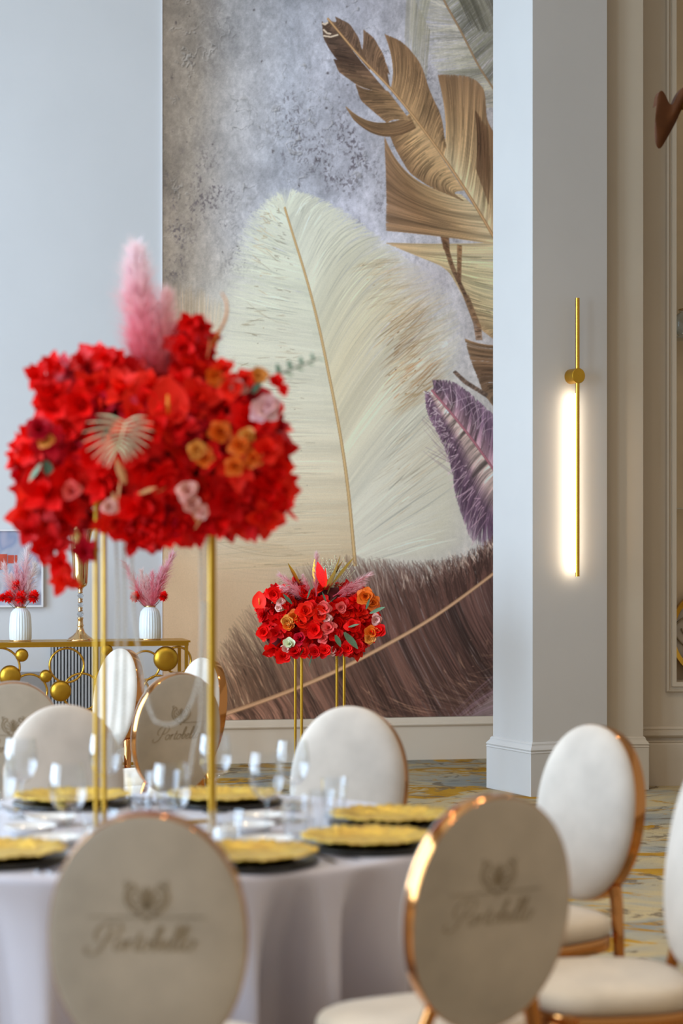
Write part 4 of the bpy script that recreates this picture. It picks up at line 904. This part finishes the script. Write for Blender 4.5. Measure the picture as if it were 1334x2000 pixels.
# eucalyptus sprig to the right
sp = MB().tube([bp(505, 750, -.05), bp(560, 725, -.08), bp(622, 700, -.1)], 0.002, 5).build('sprig_stem', 'stem_green', bq)
for i in range(9):
    t = i / 8; px, py = 535 + 88 * t, 735 - 36 * t
    a = R(30 + (80 if i % 2 else -70)); put(LEAF['eucalyptus'], 'leaf', bq, bp(px, py, -.08), (math.cos(a), -0.3, math.sin(a)), .030 - .012 * t, 0.4, 'X')
# palm leaf
c0 = bp(230, 880, -.27); c1 = bp(246, 822, -.27)
MB().tube([c0, c1], 0.0022, 5).build('palm_stem', 'palm_pale', bq)
for i in range(9):
    t = i / 8
    for s_ in (-1, 1):
        p = c1.lerp(c0, 0.05 + 0.85 * t); ln = (.105 if s_ < 0 else .08) * (0.72, 0.92, 1.0, 1.0, .94, .86, .76, .66, .56)[i]; a_ = R(-14 + 78 * t)
        d_ = Vector((s_ * math.cos(a_), -0.12, -math.sin(a_)))
        pts = [p, p + d_ * ln * .5 + Vector((0, 0, .006)), p + d_ * ln]
        MB().tube(smoothpts(pts, 5), [0.0008 + 0.0036 * math.sin(math.pi * min(1, q_ / 10 + .06)) for q_ in range(11)], 6, True, 0.6).build('palm_leaflet', 'palm_pale', bq)
anthurium(bq, bp(328, 792, -.22), (0.1, -1, 0.15), 0.062, 1.6, 'red_c')
anthurium(bq, bp(352, 800, -.20), (0.3, -1, 0.1), 0.05, 1.2, 'red_a')
# pink plumes
plume(bq, bp(292, 780, -.06), bp(258, 500, -.02), 0.10, (255, 66, 104), (255, 236, 240), 1500, 1, hl=0.26, bend=0.03)
plume(bq, bp(302, 780, -.06), bp(320, 585, -.04), 0.085, (255, 60, 96), (255, 226, 230), 1100, 2, hl=0.30, bend=0.02)
plume(bq, bp(288, 790, -.06), bp(280, 600, -.04), 0.09, (255, 44, 88), (255, 190, 206), 1000, 3, hl=0.30, bend=0.02)
# golden curl
MB().tube(smoothpts([bp(405, 690, -.02), bp(425, 655, -.02), bp(441, 620, -.02), bp(442, 590, -.02), bp(432, 571, -.02)], 6), [0.004 + 0.007 * math.sin(math.pi * (i / 24) ** .8) for i in range(25)], 6, True, 0.35).build('dried_curl', 'amber', bq)

# ---- crystal bead strands
def strand(pts, label, dd=0.0):
    pts = [P(a, b2, SD + dd) for a, b2 in pts]; pts = smoothpts(pts, 14); m = MB(); acc = 0; last = pts[0]
    for p in pts[1:]:
        seg = (p - last).length
        while acc < seg:
            q_ = last.lerp(p, acc / seg); r = 0.0056
            m.lathe([(0.0003, -r), (r * 0.75, -r * 0.65), (r, 0), (r * 0.75, r * 0.65), (0.0003, r)], 7, q_); acc += 0.0128
        acc -= seg; last = p
    o = m.build('bead_strand', 'pearl'); tag(o, label, 'bead strand', 'crystal bead strands under the bouquet')
mp_ = mat('pearl', (226, 220, 208), 0.15, var=0.05, trans=0.55, coat=0.3)
strand([(226, 1030), (230, 1200), (226, 1350), (216, 1450), (214, 1505)], 'pale bead strand hanging close by the left gold rods', -0.09)
strand([(241, 1030), (244, 1250), (240, 1420), (230, 1500)], 'pale bead strand hanging a little right of the left gold rods', -0.09)
strand([(392, 1040), (394, 1250), (392, 1400), (380, 1450), (370, 1520)], 'pale bead strand curving away left of the right gold rod', -0.09)
strand([(404, 1040), (406, 1300), (402, 1490)], 'straight pale bead strand beside the right gold rod', -0.09)
strand([(398, 1180), (388, 1320), (368, 1385), (340, 1413), (312, 1412), (298, 1398), (282, 1340), (262, 1200), (256, 1060)], 'pale bead strand looped across the crested chair back', -0.11)

# ---- small arrangement on its floor stand
D2 = 12.3; S2 = FPX / D2
c2 = P(624, 1262, D2)
stand('flower_stand', (c2.x, D2), 0.0, c2.z, 0.255, 0.28, R(9), 0.0085, 'tall gold four-rod floor stand before the mural under the small bouquet')
b2q = empty('flower_arrangement', (c2.x, D2, c2.z)); tag(b2q, 'small full bouquet of red, coral and orange flowers in front of the mural', 'bouquet')
BO2 = Vector((c2.x, D2, c2.z))
def bp2(px, py, dd=0.0): return P(px, py, D2 + dd) - BO2
bl2 = []
for px, py, rx, ry, rd in [(560, 1200, 50, 55, .15), (620, 1215, 62, 60, .19), (685, 1205, 52, 58, .16), (545, 1240, 36, 40, .12), (650, 1170, 50, 34, .14), (580, 1165, 40, 26, .12), (680, 1245, 40, 30, .12), (600, 1250, 50, 24, .13)]:
    bl2.append((bp2(px, py), None, rx / S2, ry / S2, rd))
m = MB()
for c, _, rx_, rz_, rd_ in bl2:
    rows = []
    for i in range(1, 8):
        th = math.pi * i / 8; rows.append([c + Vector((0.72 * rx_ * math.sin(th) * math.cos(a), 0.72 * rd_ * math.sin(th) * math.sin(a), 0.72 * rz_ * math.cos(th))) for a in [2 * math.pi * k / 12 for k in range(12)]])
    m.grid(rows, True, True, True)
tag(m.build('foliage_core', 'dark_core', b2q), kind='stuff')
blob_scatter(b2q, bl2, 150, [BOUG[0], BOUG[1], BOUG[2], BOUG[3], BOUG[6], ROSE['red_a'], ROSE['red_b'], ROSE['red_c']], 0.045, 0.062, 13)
for px, py, k, s in [(595, 1195, 'red_c', .065), (625, 1200, 'red_c', .06), (575, 1205, 'orange', .05), (615, 1230, 'red_a', .065), (632, 1190, 'coral', .055), (642, 1227, 'coral', .055), (632, 1247, 'coral', .04), (561, 1213, 'amber', .045), (563, 1222, 'orange', .04), (590, 1215, 'red_c', .06), (548, 1175, 'blush', .032), (545, 1187, 'blush', .03), (638, 1208, 'blush', .04), (666, 1187, 'coral', .04), (725, 1235, 'orange', .05), (722, 1248, 'amber', .04), (715, 1165, 'orange', .06), (727, 1177, 'orange', .05), (735, 1210, 'blush', .04), (565, 1258, 'palm_pale', .045), (558, 1268, 'blush', .035), (650, 1272, 'blush', .035), (740, 1232, 'red_a', .05), (553, 1280, 'red_a', .055), (535, 1160, 'red_a', .05), (515, 1235, 'red_a', .05), (585, 1248, 'crimson', .045), (655, 1240, 'red_b', .05), (690, 1225, 'red_a', .055), (575, 1272, 'red_b', .05), (592, 1274, 'red_a', .045), (615, 1272, 'red_b', .05), (635, 1270, 'red_a', .05), (660, 1268, 'red_b', .05), (680, 1266, 'red_a', .05), (700, 1262, 'red_b', .045)]:
    put(ROSE[k], 'mixed_blossom', b2q, bp2(px, py, -.2), (rr.uniform(-.3, .3), -1, rr.uniform(-.2, .5)), s, rr.random() * 6)
for px, py, ang, s, k in [(672, 1235, 300, .13, 'eucalyptus'), (655, 1240, 285, .08, 'eucalyptus'), (722, 1198, 12, .10, 'eucalyptus'), (595, 1265, 250, .06, 'leaf_green'), (640, 1180, 30, .07, 'leaf_green'), (570, 1180, 140, .08, 'leaf_green'), (715, 1190, 60, .07, 'leaf_green'), (680, 1225, 5, .07, 'eucalyptus'), (600, 1170, 60, .08, 'leaf_green'), (665, 1275, 250, .05, 'leaf_green'), (610, 1280, 265, .07, 'leaf_green'), (636, 1175, 120, .06, 'leaf_green'), (560, 1190, 200, .06, 'eucalyptus')]:
    a = R(ang); put(LEAF[k], 'leaf', b2q, bp2(px, py, -.24), (math.cos(a), -0.2, math.sin(a)), s, rr.random(), 'X')
for px, py, ang, s in [(640, 1160, 65, .24), (630, 1155, 50, .22), (585, 1140, 125, .14), (690, 1165, -15, .17), (618, 1145, 95, .16), (650, 1140, 45, .20)]:
    a = R(ang); put(LEAF['gold_satin'], 'gold_leaf_blade', b2q, bp2(px, py, -.12), (math.cos(a), -0.1, math.sin(a)), (s, s * .45, s * .6), 0.5, 'X')
anthurium(b2q, bp2(507, 1175, -.12), (-0.3, -1, 0.1), 0.052, 1.6, 'red_c')
# red calla spathe at the top
put(LEAF['red_a'], 'calla_spathe', b2q, bp2(632, 1146, -.16), (-0.35, -0.2, 1.0), (.15, .13, .12), 0.4, 'X')
put(LEAF['red_c'], 'calla_spathe', b2q, bp2(636, 1146, -.17), (-0.15, -0.2, 0.8), (.11, .10, .1), -0.6, 'X')
for a_, b_, s_, wd in [((618, 1165), (616, 1085), 21, .035), ((600, 1165), (545, 1125), 22, .04), ((605, 1168), (550, 1145), 23, .035), ((650, 1165), (722, 1125), 24, .035), ((660, 1168), (712, 1142), 25, .03), ((605, 1160), (590, 1125), 26, .03)]:
    plume(b2q, bp2(*a_, -.12), bp2(*b_, -.12), wd * 1.6, (250, 120, 140), (255, 222, 222), 360, s_, hl=0.28, bend=0.04)
m = MB()
for k in range(140):
    x, y = rr.gauss(655, 16), rr.gauss(1115, 14); q_ = bp2(x, y, rr.uniform(-.06, .06)); m.lathe([(0.0003, -.004), (.004, 0), (.0003, .004)], 5, q_)
    if k % 4 == 0: m.tube([bp2(645, 1165), q_], 0.0008, 4, False)
tag(m.build('dried_filler', 'palm_pale', b2q), kind='stuff')

# ------------------------------------------------------------------ wall light on the column
u_ = Vector((math.cos(CB), math.sin(CB), 0)); n_ = Vector((math.sin(CB), -math.cos(CB), 0)); c0_ = Vector((1.158, 12.41, 0))
def colface(px):
    k = (px - CX) / FPX; t = (k * c0_.y - c0_.x) / (u_.x - k * u_.y); return t
OFF = 0.075
# the rod stands off the face: find the place along the face whose offset point falls at column 1128
best = min((abs(CX + FPX * (c0_ + u_ * t + n_ * OFF).x / (c0_ + u_ * t + n_ * OFF).y - 1128), t) for t in [i / 2000 for i in range(900)])[1]
lp = c0_ + u_ * best; dr = (lp + n_ * OFF).y
zr = lambda py: CAMZ - (py - HY) / FPX * dr
sc = empty('wall_light', (lp.x, lp.y, zr(734)), CB); tag(sc, 'slim gold rod wall light glowing against the column', 'wall light')
z0_ = zr(734)
MB().tube([(0, -OFF, zr(1126) - z0_), (0, -OFF, zr(582) - z0_)], 0.0128, 16).build('rod', 'gold', sc, sharp=50)
m = MB(); rows = [[(r * math.cos(a), y, r * math.sin(a)) for a in [2 * math.pi * k / 32 for k in range(32)]] for r, y in [(0.001, -0.0005), (0.046, -0.0005), (0.046, -0.088), (0.044, -0.090), (0.001, -0.090)]]
m.grid(rows, True); m.build('hub', 'gold_satin', sc, sharp=40)
em = bpy.data.materials.new('led_strip'); em.use_nodes = True; nt = em.node_tree; b = nt.nodes['Principled BSDF']
b.inputs['Emission Color'].default_value = (1.0, 0.83, 0.60, 1); b.inputs['Emission Strength'].default_value = 26; b.inputs['Base Color'].default_value = (1, 1, 1, 1)
ne = nt.nodes.new('ShaderNodeTexNoise'); nt.links.new(ne.outputs['Fac'], b.inputs['Roughness']); MATS['led_strip'] = em
MB().box(-0.0095, 0.0095, -OFF + 0.0118, -OFF + 0.0145, zr(1118) - z0_, zr(768) - z0_).build('led_strip', 'led_strip', sc, smooth=False)

# ------------------------------------------------------------------ console table and what stands on it
KA = R(13.0); k0 = P(372, 1250, 13.35); KW = Vector((math.cos(KA), math.sin(KA), 0)); KN = Vector((math.sin(KA), -math.cos(KA), 0))
con = empty('console_table', (k0.x, k0.y, 0), KA); tag(con, 'gold metal console table with rings and round discs in its front', 'console table')
KT = CAMZ - (1251 - HY) / FPX * 13.35
def kpt(px, py):
    """(along, height) on the console's front plane"""
    k = (px - CX) / FPX; t = (k * k0.y - k0.x) / (KW.x - k * KW.y); d = k0.y + KW.y * t
    return t, CAMZ - (py - HY) / FPX * d
LEN, DEP = 2.05, 0.36
MB().box(-LEN, 0.0, 0.0, DEP, KT - 0.012, KT).box(-LEN + .01, -0.01, 0.01, DEP - .01, KT - 0.034, KT - 0.012).build('top', 'gold_satin', con, smooth=False)
for x in (-0.035, -LEN + 0.015):
    for y in (0.015, DEP - 0.035): MB().box(x, x + 0.022, y, y + 0.022, 0, KT - 0.034).build('leg', 'gold_satin', con, smooth=False)
MB().box(-LEN + 0.02, -0.02, 0.02, 0.035, 0.06, 0.08).box(-LEN + 0.02, -0.02, DEP - 0.03, DEP - 0.015, 0.06, 0.08).build('stretcher', 'gold_satin', con, smooth=False)
for px, py, r in [(325, 1287, 24.5), (119, 1350, 20.5), (20, 1321, 21), (43, 1280, 12.8), (90, 1321, 12.5), (210, 1270, 11), (255, 1345, 20), (180, 1400, 14), (300, 1370, 14), (-40, 1300, 18), (60, 1410, 16)]:
    t, z = kpt(px, py); rr_ = r / FPX * 13.3; m = MB()
    m.grid([[(t + q * rr_ * math.cos(a), 0.02 + y, z + q * rr_ * math.sin(a)) for a in [2 * math.pi * k / 32 for k in range(32)]] for q, y in [(0.01, -0.034), (0.5, -0.032), (0.82, -0.025), (0.95, -0.015), (1.0, -0.002), (1.0, 0.012), (0.01, 0.012)]], True)
    m.build('disc', 'gold_satin', con, sharp=50)
for px, py, r in [(131, 1300, 33), (348, 1290, 26), (0, 1304, 38), (58, 1352, 34), (160, 1352, 36), (285, 1300, 28), (262, 1352, 30), (-60, 1330, 30), (310, 1350, 30), (215, 1330, 28)]:
    t, z = kpt(px, py); rr_ = r / FPX * 13.3; m = MB()
    if z + rr_ > KT - 0.036: z = KT - 0.036 - rr_
    m.grid([[(t + (rr_ + 0.0075 * math.cos(b_)) * math.cos(a), 0.024 + 0.008 * math.sin(b_), z + (rr_ + 0.0075 * math.cos(b_)) * math.sin(a)) for b_ in [2 * math.pi * j / 6 for j in range(6)]] for a in [2 * math.pi * k / 48 for k in range(49)]], True)
    m.build('ring', 'gold', con)
def onconsole(px, back=0.17):
    k = (px - CX) / FPX; o = k0 - KN * back; t = (k * o.y - o.x) / (KW.x - k * KW.y); p = o + KW * t; return Vector((p.x, p.y, KT))
def ribbed_vase(px, label, plumes, balls):
    p = onconsole(px); s = FPX / p.y; root = empty('vase', p); tag(root, label, 'vase')
    n = 96; rows = []
    for r, z, am in [(0.066, 0.008, 0.0), (0.070, 0.014, .002), (0.0705, 0.08, .0022), (0.067, 0.15, .0022), (0.060, 0.185, .0018), (0.045, 0.206, .0006), (0.034, 0.214, 0), (0.033, 0.222, 0), (0.030, 0.222, 0), (0.030, 0.19, 0)]:
        rows.append([((r + am * math.cos(24 * t)) * math.cos(t), (r + am * math.cos(24 * t)) * math.sin(t), z) for t in [2 * math.pi * k / n for k in range(n)]])
    MB().grid(rows, True).build('body', 'vase_glaze', root)
    MB().lathe([(0.0005, 0), (0.071, 0), (0.072, 0.004), (0.071, 0.009), (0.066, 0.0095)], 40).build('foot_band', 'champagne_gold', root)
    MB().lathe([(0.034, 0.214), (0.0375, 0.217), (0.0375, 0.223), (0.034, 0.226), (0.031, 0.223)], 40).build('neck_band', 'champagne_gold', root)
    dry = empty('dried_bouquet', p); tag(dry, 'pink plumes and red pompoms in the ' + label.replace(' with gold bands', ''), 'bouquet')
    for (dx, dz, wd, cb, ct, sd) in plumes:
        plume(dry, (0.004 * (sd % 3 - 1), 0, 0.17), (dx / s, -0.02 * (sd % 3), 0.222 + dz / s), wd * 2.1, cb, ct, 460, sd, hl=0.26, bend=0.03)
    for (dx, dz, r) in balls:
        c = Vector((dx / s, -0.035, 0.222 + dz / s)); mb = MB(); rad = r / s
        MB().tube([(0, 0, 0.18), tuple(c)], 0.0018, 5).build('stem', 'stem_green', dry)
        for k in range(70):
            th = math.acos(1 - 2 * (k + .5) / 70); a = k * 2.39996; d = Vector((math.sin(th) * math.cos(a), math.sin(th) * math.sin(a), math.cos(th)))
            petal(mb, rad * 0.9, rad * 0.28, c + d * rad * 0.15, d, Vector((0.3, 0.2, 1)), 0.15, 1, 2)
        mb.build('pompom', 'red_a', dry)
PK, PL = (255, 110, 140), (255, 236, 232)
ribbed_vase(40, 'white ribbed vase with gold bands beside the framed picture', [(-34, 78, .04, (255, 206, 214), (255, 236, 236), 31), (-18, 60, .035, PK, PL, 32), (12, 112, .05, (255, 150, 180), (255, 242, 242), 33), (30, 80, .045, (255, 206, 210), (248, 240, 236), 34), (-4, 80, .04, PK, (255, 222, 228), 35)],
            [(-21, 20, 14), (2, 19, 15), (-7, 42, 12), (27, 20, 14), (-34, 18, 9)])
ribbed_vase(293, 'white ribbed vase with gold bands before the mural edge', [(-46, 82, .04, PK, (255, 222, 224), 36), (-18, 66, .04, (255, 190, 196), (255, 236, 232), 37), (8, 64, .035, (255, 96, 130), (255, 206, 214), 38), (40, 100, .045, PK, (255, 216, 222), 39), (-4, 56, .04, (255, 190, 200), (255, 240, 236), 40), (26, 70, .035, (255, 120, 150), (255, 212, 220), 41)],
            [(-28, 18, 11.5), (27, 19, 11)])
# trumpet vase
p = onconsole(157); tv = empty('trumpet_vase', p); tag(tv, 'tall champagne-gold trumpet vase with crystal balls in its stem', 'vase')
s = FPX / p.y; H = lambda py: (1253 - py) / s
MB().lathe([(0.0005, 0), (0.088, 0), (0.088, 0.006), (0.075, 0.018), (0.05, 0.034), (0.03, 0.054), (0.02, 0.08), (0.018, 0.09), (0.024, 0.098), (0.018, 0.106), (0.017, 0.14), (0.022, 0.146), (0.016, 0.152), (0.0005, 0.153)], 40).build('foot', 'champagne_gold', tv)
z = 0.153
for k, r in enumerate((0.024, 0.020, 0.022)):
    MB().lathe([(0.0005, z), (r * .6, z + 0.004), (r, z + r * .75), (r * .6, z + 1.5 * r - 0.004), (0.0005, z + 1.5 * r)], 10).build('crystal_ball', 'crystal', tv, smooth=False)
    z += 1.5 * r
    MB().lathe([(0.0005, z), (0.014, z), (0.017, z + 0.006), (0.012, z + 0.014), (0.017, z + 0.022), (0.014, z + 0.028), (0.0005, z + 0.028)], 20).build('collar', 'champagne_gold', tv); z += 0.028
MB().lathe([(0.0005, z), (0.016, z), (0.026, z + 0.012), (0.04, z + 0.02), (0.047, z + 0.04), (0.050, z + 0.1), (0.054, z + 0.2), (0.062, z + 0.3), (0.078, z + 0.37), (0.098, z + 0.41), (0.096, z + 0.412), (0.076, z + 0.37), (0.06, z + 0.3), (0.05, z + 0.15), (0.04, z + 0.04), (0.0005, z + 0.03)], 40).build('cup', 'champagne_gold', tv)

# slatted panel and grey dado behind the console
sl = wall_frame(empty('slatted_panel')); t0, t1 = wall_t(99), wall_t(196); tag(sl, 'grey panel of upright slats with dark gaps behind the gold console', 'panel')
MB().box(t0, t1, -0.012, -0.0005, 0.31, 0.86).build('backing', 'slat_back', sl, smooth=False)
ns = 15; wst = (t1 - t0) / ns
sme = MB().box(0.0, wst * 0.56, -0.040, -0.012, 0.31, 0.86).mesh('slat'); sme.materials.append(MATS['slat_white'])
for k in range(ns):
    o = bpy.data.objects.new('slat', sme); COL.objects.link(o); o.parent = sl; o.location = (t0 + k * wst + wst * 0.2, 0, 0)
dd_ = wall_frame(MB().box(wall_t(-260), wall_t(98), -0.03, -0.0005, 0.31, 0.655).build('trim_3', 'grey_panel', smooth=False)); tag(dd_, 'low grey dado panel left of the slats', 'panel', kind='structure')

# framed picture on the white wall
fx0, fx1 = wall_t(-95), wall_t(84); fz = lambda py: CAMZ - (py - HY) / FPX * 14.05
pic = wall_frame(empty('framed_picture')); tag(pic, 'abstract picture of soft greys, blue and orange-red tubes in a thin white frame', 'picture')
pz0, pz1 = fz(1185), fz(1034)
m = MB(); f = 0.012
m.box(fx0, fx1, -0.035, -0.001, pz0, pz0 + f).box(fx0, fx1, -0.035, -0.001, pz1 - f, pz1).box(fx0, fx0 + f, -0.035, -0.001, pz0 + f, pz1 - f).box(fx1 - f, fx1, -0.035, -0.001, pz0 + f, pz1 - f)
m.build('frame', 'frame_white', pic, smooth=False)
pm = bpy.data.materials.new('abstract_print'); pm.use_nodes = True; nt = pm.node_tree; b = nt.nodes['Principled BSDF']; b.inputs['Roughness'].default_value = 0.3
tc = nt.nodes.new('ShaderNodeTexCoord'); n1 = nt.nodes.new('ShaderNodeTexNoise'); n1.inputs['Scale'].default_value = 3.2; n1.inputs['Distortion'].default_value = 0.8
nt.links.new(tc.outputs['Object'], n1.inputs['Vector'])
rp = nt.nodes.new('ShaderNodeValToRGB'); e = rp.color_ramp.elements
stops = [(0.30, (104, 98, 104)), (0.42, (128, 126, 134)), (0.52, (196, 192, 200)), (0.60, (140, 150, 178)), (0.72, (206, 190, 200))]
while len(e) < 5: e.new(0.5)
for k, (q_, c) in zip(e, stops): k.position = q_; k.color = (*lin(c), 1)
nt.links.new(n1.outputs['Fac'], rp.inputs[0]); nt.links.new(rp.outputs[0], b.inputs['Base Color']); MATS['abstract_print'] = pm
MB().box(fx0 + f, fx1 - f, -0.02, -0.001, pz0 + f, pz1 - f).build('canvas', 'abstract_print', pic, smooth=False)
for px, py0, py1, w in [(6, 1082, 1112, 8), (21, 1084, 1100, 6), (31, 1084, 1100, 2.5), (-10, 1084, 1120, 8)]:
    a, b_ = wall_t(px - w), wall_t(px + w); MB().box(a, b_, -0.0215, -0.0202, fz(py1), fz(py0)).build('red_tube_print', 'print_red', pic, smooth=False)

# ------------------------------------------------------------------ pendant lamp at the right
LD = 9.0
def lpnt(px, py, dd=0.0): return P(px, py, LD + dd)
lc = lpnt(1345, 205)
lamp = empty('pendant_lamp', lc); tag(lamp, 'brown curled-leaf pendant lamp with a small gold bulb', 'lamp')
def lrel(px, py, dd=0.0): return lpnt(px, py, dd) - lc
m = MB()
# wavy saddle: crest, dip and crest again, running back from its front edge
prof = smoothpts([lrel(1282, 205), lrel(1286, 184), lrel(1292, 177), lrel(1299, 184), lrel(1305, 197), lrel(1310, 204), lrel(1316, 201), lrel(1324, 184), lrel(1334, 171), lrel(1345, 166), lrel(1356, 171), lrel(1366, 184), lrel(1374, 201), lrel(1380, 204), lrel(1385, 197), lrel(1391, 184), lrel(1398, 177), lrel(1404, 184), lrel(1408, 205)], 4)
th = 0.004
front = [p.copy() for p in prof]
back = [p + Vector((0, 0.10, 0.012)) for p in prof]
def offs(row): return [p - Vector((0, 0, th)) for p in row]
m.grid([front, back, offs(back), offs(front), front], False); m.build('shade_saddle', 'leather_brown', lamp, sharp=60)
topc = smoothpts([(1281.5, 208, 0), (1285, 187, 0), (1292, 177, 0), (1299, 184, 0), (1305, 197, 0), (1310, 204, 0), (1316, 201, 0), (1324, 184, 0), (1334, 171, 0), (1345, 166, 0)], 4)
botc = smoothpts([(1278.5, 250, 0), (1279.5, 272, 0), (1283, 286, 0), (1288, 290, 0), (1294, 285, 0), (1303, 270, 0), (1312, 254, 0), (1321, 237, 0), (1332, 214, 0), (1345, 204, 0)], 4)
for s_ in (0, 1):
    m = MB(); rows = []
    for a_, b_ in zip(topc, botc):
        row = []
        for j in range(7):
            q_ = a_.lerp(b_, j / 6); x_ = 2 * 1345 - q_.x if s_ else q_.x
            row.append(lrel(x_, q_.y, -0.018 * math.sin(math.pi * j / 6)))
        rows.append(row)
    bk = [[p + Vector((0, th, 0)) for p in r] for r in rows]
    m.grid(rows, False); m.grid(bk, False)
    m.grid([[r[6] for r in rows], [r[6] for r in bk]], False); m.grid([rows[0], bk[0]], False)
    m.build('shade_flap', 'leather_brown', lamp, sharp=60)
MB().tube([lrel(1345, 178), lrel(1345, -300)], 0.0025, 6).build('cord', 'steel', lamp)
MB().lathe([(0.0005, -.045), (.018, -.04), (.03, -.02), (.032, 0), (.026, .02), (.012, .034), (.012, .07), (.0005, .07)], 20).build('bulb', 'gold', lamp)

# ------------------------------------------------------------------ contents of the wall niche (only a sliver shows)
def nich(px, py, y): 
    o = wr.matrix_basis @ Vector((rx(px), y, rz(py))); return o
wrm = Matrix.Translation(wr.location) @ Matrix.Rotation(RA, 4, 'Z')
def nloc(x, y, z): return wrm @ Vector((x, y, z))
for py, nm in ((657, 'above the oval plaque'), (993, 'just over the oval plaque')):
    o = MB().box(nx0 + 0.001, nx1 - 0.001, 0.02, 0.25, -0.004, 0.004).build('glass_shelf', 'thick_glass', smooth=False)
    o.location = nloc(0, 0, rz(py)); o.rotation_euler = (0, 0, RA); tag(o, 'clear glass shelf in the wall niche ' + nm, 'shelf', 'glass shelves in the niche')
g = lathe_thing('glass_vase', [('body', [(0.0005, 0), (0.04, 0), (0.045, 0.006), (0.08, 0.04), (0.095, 0.09), (0.08, 0.14), (0.05, 0.165), (0.055, 0.18), (0.052, 0.18), (0.047, 0.165), (0.077, 0.14), (0.091, 0.09), (0.076, 0.042), (0.0005, 0.01)], 'thick_glass'), ('rim_band', [(0.055, 0.178), (0.058, 0.182), (0.054, 0.186)], 'champagne_gold')], nloc(nx0 + 0.105, 0.13, rz(657) + 0.0042), 'round clear glass vase on the upper shelf of the niche', 'vase')
pq = empty('oval_plaque', nloc(nx0 + 0.30, 0.20, nz0), RA); tag(pq, 'gold-rimmed oval plaque with a scroll crest standing in the niche', 'plaque')
A = [2 * math.pi * k / 64 for k in range(64)]; pw, phh = 0.297, 0.30
m = MB(); m.grid([[(q * pw * math.cos(a), y, phh + q * phh * math.sin(a)) for a in A] for q, y in [(0.9, -0.03), (1.0, -0.035), (1.0, 0.02), (0.9, 0.02)]], True); m.build('rim', 'gold', pq, sharp=40)
m = MB(); m.grid([[(q * pw * math.cos(a), y, phh + q * phh * math.sin(a)) for a in A] for q, y in [(0.91, 0.0), (0.5, -0.012), (0.01, -0.014)]], True, False, True); m.build('face', 'velvet_back', pq)
m = MB()
for s_ in (-1, 1):
    m.tube(smoothpts([(s_ * 0.12, -0.014, 0.16), (s_ * 0.24, -0.012, 0.26), (s_ * 0.262, -0.012, 0.34), (s_ * 0.20, -0.013, 0.40), (s_ * 0.17, -0.014, 0.36)], 6), 0.006, 6)
    m.tube(smoothpts([(s_ * 0.10, -0.014, 0.2), (s_ * 0.19, -0.014, 0.28), (s_ * 0.22, -0.012, 0.33)], 6), 0.005, 6)
m.build('scroll_crest', 'embroidery', pq)
